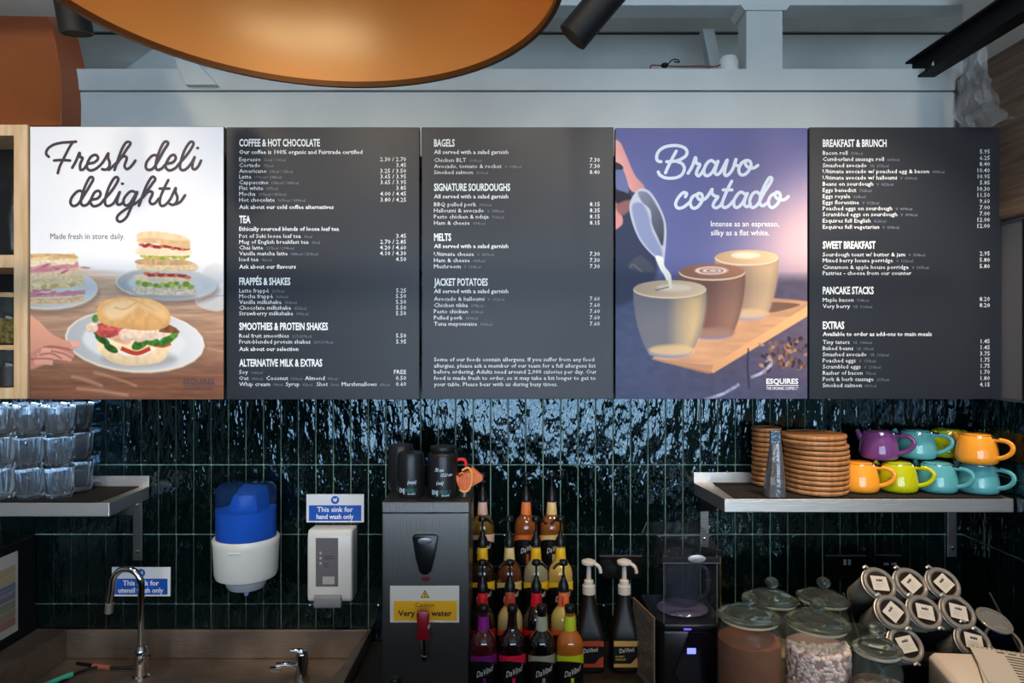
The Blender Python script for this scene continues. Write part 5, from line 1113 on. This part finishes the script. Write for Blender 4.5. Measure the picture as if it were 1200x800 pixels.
socket('double_socket', 'black nickel double socket with two pale rockers beside the glass jars', 968, 651.5, 1016, 679, [(990, 658.5, 3.2, 6.5), (995.2, 658.5, 3.2, 6.5)])
socket('wall_switch', 'black wall switch plate near the rack of tilted jars', 1028, 651, 1056, 679, [(1038.5, 660.5, 6, 3), (1047.5, 660.5, 6, 3)])
o = thing('chrome_tube', 'slim chrome tube with black tip standing between the blender and jars', 'tube', ((843.5 - 600) * k(.12), -.12, CT + .001))
MB().tube([(0, 0, 0), (0, 0, .335)], .0068, 16).build('shaft', mat('warm_chrome', (196, 170, 140), .18, 1), o, smooth=60); MB().tube([(0, 0, .335), (0, 0, .352)], .008, 16).build('tip', BLACKP, o, smooth=60)

# ------------------------------------------------------------------ glass storage jars
def storage_jar(label, px, dep, r, h, contents, fillh, lump=None, tilt=(0, 0)):
    t = thing('storage_jar', label, 'jar', ((px - 600) * k(dep), -dep, CT + .001), group='glass storage jars')
    n_ = r * .86
    outer = [(0, 0), (r - .006, 0), (r, .006), (r, h - .045), (r - .003, h - .030), (n_, h - .016), (n_, h - .006), (n_ + .006, h)]
    inner = [(n_ - .001, h), (n_ - .005, h - .008), (n_ - .005, h - .016), (r - .008, h - .033), (r - .0045, h - .047), (r - .0045, .012), (r - .01, .007), (0, .007)]
    MB().lathe(outer, 56).build('glass_body', JARWALL, t, smooth=40)
    if contents: MB().lathe([(0, .009), (r - .012, .009), (r - .003, .014), (r - .003, min(fillh, h - .05)), (0, fillh + .004)], 48).build('contents', contents, t, smooth=40)
    if lump:
        lm, lr, cnt = lump; m = MB(); rng = random.Random(5)
        base_s = [(a, b, c) for a, b, c in [(1, 0, 0), (-1, 0, 0), (0, 1, 0), (0, -1, 0), (0, 0, 1), (0, 0, -1), (.6, .6, .6), (-.6, .6, .6), (.6, -.6, .6), (-.6, -.6, .6), (.6, .6, -.6), (-.6, .6, -.6), (.6, -.6, -.6), (-.6, -.6, -.6)]]
        fcs = [(4, 6, 8), (4, 7, 6), (4, 9, 7), (4, 8, 9), (5, 12, 10), (5, 10, 11), (5, 11, 13), (5, 13, 12), (0, 8, 6), (0, 6, 10), (0, 10, 12), (0, 12, 8), (1, 7, 9), (1, 11, 7), (1, 13, 11), (1, 9, 13), (2, 6, 7), (2, 10, 6), (2, 7, 11), (2, 11, 10), (3, 9, 8), (3, 13, 9), (3, 8, 12), (3, 12, 13)]
        for i in range(cnt):
            a = rng.uniform(-PI * 1.05, .05); z = rng.uniform(.012, fillh); rad = r - .0015 - lr * .8
            if i % 6 == 0: z = fillh + rng.uniform(-.003, .005); rad *= rng.random() ** .5
            q = Matrix.Translation((rad * math.cos(a), rad * math.sin(a), z)) @ Matrix.Rotation(rng.uniform(0, 6), 4, (rng.random(), rng.random(), 1)) @ Matrix.Diagonal((lr * rng.uniform(.8, 1.15), lr * rng.uniform(.8, 1.1), lr * rng.uniform(.7, 1.1), 1))
            m.add(base_s, fcs, 0, q)
        o = m.build('loose_pieces', lm, t, smooth=80); o['kind'] = 'stuff'
    lt = Matrix.Translation((0, 0, h + .004)) @ Matrix.Rotation(tilt[0], 4, 'X') @ Matrix.Rotation(tilt[1], 4, 'Y')
    rl = r * 1.0
    ld = MB().lathe([(0, .000), (n_ - .01, .0), (n_ - .008, .004), (rl - .004, .005), (rl, .008), (rl - .002, .013), (rl - .012, .017), (rl * .72, .019), (rl * .66, .027), (rl * .4, .035), (rl * .16, .037), (.012, .038), (.0105, .044), (0, .044)], 56, M=lt).build('lid', JARGLASS, t, smooth=45)
    MB().sphere((0, 0, .0575), .0205, seg=24, sz=.85, M=lt).build('lid_knob', JARGLASS, ld, smooth=80)
    MB().lathe([(n_ - .004, -.003), (n_ + .002, -.004), (n_ + .004, 0), (n_ + .001, .003), (n_ - .004, .003)], 48, M=lt).build('seal_ring', mat('lid_seal', (196, 188, 168), .35, alpha=.75), t, smooth=60)
    return t
CHOC = mat('cocoa_powder', (118, 64, 38), .9, var=.12, vscale=30); SUG = mat('pale_powder', (150, 138, 104), .9, var=.2, vscale=40)
storage_jar('large glass jar of brown cocoa powder beside the blender', 878, .46, .0865, .262, CHOC, .215, tilt=(-.03, .0))
storage_jar('large glass jar of pink and white marshmallows', 958, .50, .085, .262, mat('pale_pink_fill', (172, 138, 130), .9), .208, (mat('marshmallow', (226, 196, 192), .8, col2=(232, 216, 200), vscale=60), .0095, 900))
storage_jar('glass jar with knobbed lid behind the cocoa jar', 904, .265, .081, .235, SUG, .10, tilt=(-.05, .04))
storage_jar('glass jar with knobbed lid behind the marshmallow jar', 964, .255, .080, .232, mat('dark_grain', (84, 66, 46), .8, var=.4, vscale=60), .12, tilt=(-.04, .07))
sj = storage_jar('small round glass jar with wire clip in front of the dark tumbler', 1028, .61, .060, .240, mat('dim_biscuit_fill', (120, 98, 82), .8, var=.4, vscale=30), .16, (mat('wrapped_pieces', (150, 138, 124), .5, var=.4, vscale=40), .014, 90))
m = MB(); m.tube(spline([(-.02, -.068, .20), (.01, -.072, .175), (.04, -.06, .165), (.055, -.045, .18)], 5), .0016, 6).tube(spline([(.005, -.073, .165), (.03, -.068, .14), (.045, -.058, .155)], 5), .0016, 6); m.build('wire_clip', CHROME, sj, smooth=60)
t = thing('tumbler', 'dark filled clear tumbler behind the small glass jar', 'glass', ((1006 - 600) * k(.40), -.40, CT + .001))
MB().lathe([(0, 0), (.026, 0), (.028, .004), (.034, .215), (.0325, .215), (.0268, .01), (0, .01)], 32).build('glass_wall', JARGLASS, t, smooth=40)
MB().lathe([(0, .011), (.0262, .011), (.0308, .155), (0, .156)], 32).build('contents', mat('dark_beans'), t, smooth=40)

# ------------------------------------------------------------------ tilted clip-top jars in a stepped rack
NA = Vector((.05, -.76, .65)).normalized()
qn = NA.to_track_quat('Z', 'Y').to_matrix().to_4x4()
GL2 = mat('clip_jar_glass', (170, 166, 150), .05, alpha=.4); RNG = mat('lid_ring_glass', (128, 122, 114), .2, .1, alpha=.8); PAPER = mat('tag_paper', (186, 178, 166), .6); TEAM = mat('loose_tea', (46, 34, 24), .8, var=.6, vscale=120)
jars = [(1030, 684, 'far end of the top row', -.12, 'yes'), (1067, 684.5, 'middle of the top row', .55, 0), (1105, 684, 'top row nearest the side wall', .55, 0), (1045.5, 717.5, 'start of the middle row', .65, 0), (1083, 717.5, 'middle of the middle row', -.25, 0), (1122, 717.5, 'middle row nearest the side wall', -.3, 0), (1061, 755.5, 'alone in the lowest row', .15, 0), (1140, 752, 'partly hidden behind the white machine', -.3, 0)]
rj = .0485
for (px, py, wh, roll, up_) in jars:
    dep = {0: .33, 1: .39, 2: .44}[0 if py < 700 else 1 if py < 740 else 2]; c = P(px, py, dep)
    t = thing('clip_jar', 'tilted clip top tea jar with white label, %s' % wh, 'jar', c, group='tilted clip top jars in the rack')
    MB().lathe([(0, -.125), (rj - .012, -.125), (rj - .004, -.118), (rj - .003, -.02), (rj - .008, -.010), (rj - .008, -.004)], 36, M=qn).build('glass_body', GL2, t, smooth=45)
    MB().lathe([(0, -.122), (rj - .014, -.122), (rj - .006, -.116), (rj - .006, -.018), (0, -.010)], 36, M=qn).build('loose_tea', TEAM, t, smooth=45)
    MB().lathe([(rj - .013, -.004), (rj - .002, -.004), (rj + .001, .0), (rj, .006), (rj - .004, .0095), (rj - .010, .0085), (rj - .013, .004), (rj - .013, -.004)], 48, M=qn).build('lid_rim', RNG, t, smooth=60)
    MB().lathe([(0, .001), (rj - .013, .001), (rj - .013, .004), (0, .0055)], 36, M=qn).build('lid_glass', mat('lid_dark_glass', (40, 34, 28), .06, alpha=.55), t, smooth=45)
    MB().lathe([(rj + .0005, -.006), (rj + .0035, -.004), (rj + .0035, .000), (rj + .0005, .001)], 48, M=qn).build('wire_ring', STEEL_D, t, smooth=60)
    rm = qn @ Matrix.Rotation(roll, 4, 'Z'); s_ = .0215
    MB().box(-s_ * 1.12, s_ * 1.12, -s_, s_, .0058, .0064, M=rm).build('paper_label', PAPER, t)
    m = MB(); ff = lambda ox, oy: (lambda u, v: tuple(rm @ Vector((ox + u, oy + v, .0070))))
    text(m, 'suki', ff(0, .006), .0075, .020, bold=.05, align='c'); m.build('lettering', BK, t)
    m = MB()
    for j in range(4): m.box(-.016, R.uniform(.002, .018), -.001 - j * .0042, -.0002 - j * .0042, .0065, .0068, M=rm)
    m.build('small_lettering', mat('label_grey_print', (130, 122, 114), .6), t)
    # wire bail clips at the top and bottom of the lid
    cl_ = MB(); aa = 2.05 if py < 740 else 1.7
    for a_ in (aa, aa + PI):
        cx2, cy2 = math.cos(a_) * (rj + .006), math.sin(a_) * (rj + .006)
        cl_.tube([tuple(qn @ Vector((cx2 - .008, cy2, .004))), tuple(qn @ Vector((cx2, cy2 + .004, .009))), tuple(qn @ Vector((cx2 + .008, cy2, .004)))], .004, 8)
    cl_.build('clip', mat('clip_glass', (190, 186, 178), .2, .6), t, smooth=60)
# open jar at the right
c = P(1176, 752, .36)
t = thing('open_jar', 'open clip top jar with its clear lid raised, beside the side wall', 'jar', c)
q2 = Vector((-.05, -.62, .78)).normalized().to_track_quat('Z', 'Y').to_matrix().to_4x4(); r2 = .047
MB().lathe([(0, -.11), (r2 - .01, -.11), (r2 - .002, -.1), (r2, -.01), (r2 + .002, 0), (r2 - .003, 0), (r2 - .005, -.1), (0, -.105)], 40, M=q2).build('jar_body', mat('navy_glass', (26, 34, 64), .12, trans=.3), t, smooth=45)
MB().lathe([(r2 - .004, -.002), (r2 + .003, -.002), (r2 + .003, .003), (r2 - .004, .003), (r2 - .004, -.002)], 40, M=q2).build('mouth_rim', RNG, t, smooth=45)
q3 = Matrix.Translation(P(1165, 727, .34) - c) @ Vector((.15, -.42, .9)).normalized().to_track_quat('Z', 'Y').to_matrix().to_4x4()
MB().lathe([(r2 - .008, -.003), (r2 + .002, -.003), (r2 + .003, .002), (r2 - .002, .006), (r2 - .008, .004), (r2 - .008, -.003)], 40, M=q3).build('lid_rim', RNG, t, smooth=60)
MB().lathe([(0, 0), (r2 - .008, 0), (r2 - .008, .002), (0, .003)], 36, M=q3).build('lid_glass', mat('pale_lid_glass', (150, 152, 150), .1, alpha=.35), t, smooth=45)
# the rack itself
t = thing('jar_rack', 'black stepped rack holding the tilted tea jars', 'rack', (1.2, -.25, CT + .001))
for i, (py, dep, w0, w1) in enumerate(((684, .33, 1000, 1130), (717.5, .39, 1020, 1150), (755, .44, 1040, 1190))):
    z = CZ - (py - 400) * k(dep) - .045 - CT
    x0, x1 = (w0 - 600) * k(dep) - 1.2, min((w1 - 600) * k(dep), XR - .03) - 1.2
    yf = -(dep + .01) + .25
    MB().prism([(yf, z - .012), (yf + .008, z - .014), (yf + .12, z - .118 if z > .12 else .0), (yf + .112, z - .118 if z > .12 else .0)], 'x', x0, x1).build('sloping_shelf', BLACKM, t)
for x in (-.16, .3): MB().tube([(x, -.16, 0), (x, -.16, .1), (x, .0, .26)], .004, 8).build('side_rail', BLACKM, t, smooth=40)

# ------------------------------------------------------------------ white machine with papers at the lower right
t = thing('label_printer', 'off white printer at the right end of the counter', 'printer', (1.30, -.62, CT + .001), (0, 0, -.22))
IV = mat('ivory_plastic', (206, 194, 178), .5)
MB().prism([(-.16, .0), (-.16, .165), (-.145, .178), (.05, .190), (.13, .190), (.14, .0)], 'y', -.14, .12).build('housing', IV, t, smooth=30, bevel=.006)
m = MB()
MB().box(-.155, -.1585, -.04, .02, .10, .12).build('slot', BLACKP, t)
pp_ = [('paper_sheet', (-.03, -.02, .196), .10, 'white ruled paper'), ]
o1 = MB().box(-.11, .16, -.13, .09, 0, .0015).build('paper_sheet', PAPER, loc=Vector((1.325, -.64, CT + .1935))); o1.rotation_euler = (0, 0, -.5); tag(o1, 'lower white paper sheet on top of the off white printer', 'paper')
t2_ = thing('barcode_sheet', 'upper printed sheet with dark bars on top of the off white printer', 'paper', (1.352, -.61, CT + .1965), (0, 0, -.42))
MB().box(-.12, .17, -.12, .10, 0, .0015).build('sheet', PAPER, t2_)
m = MB()
for j in range(26): m.box(-.115 + j * .011, -.109 + j * .011, .091, .0955, .0016, .0019)
for j in range(6): m.box(-.06 + j * .026, -.042 + j * .026, .075, .083, .0016, .0019)
for j in range(10): m.box(-.045, .15, .055 - j * .0165, .061 - j * .0165, .0016, .0019)
m.build('printed_bars', mat('bar_print', (58, 48, 42), .6), t2_)['kind'] = 'stuff'
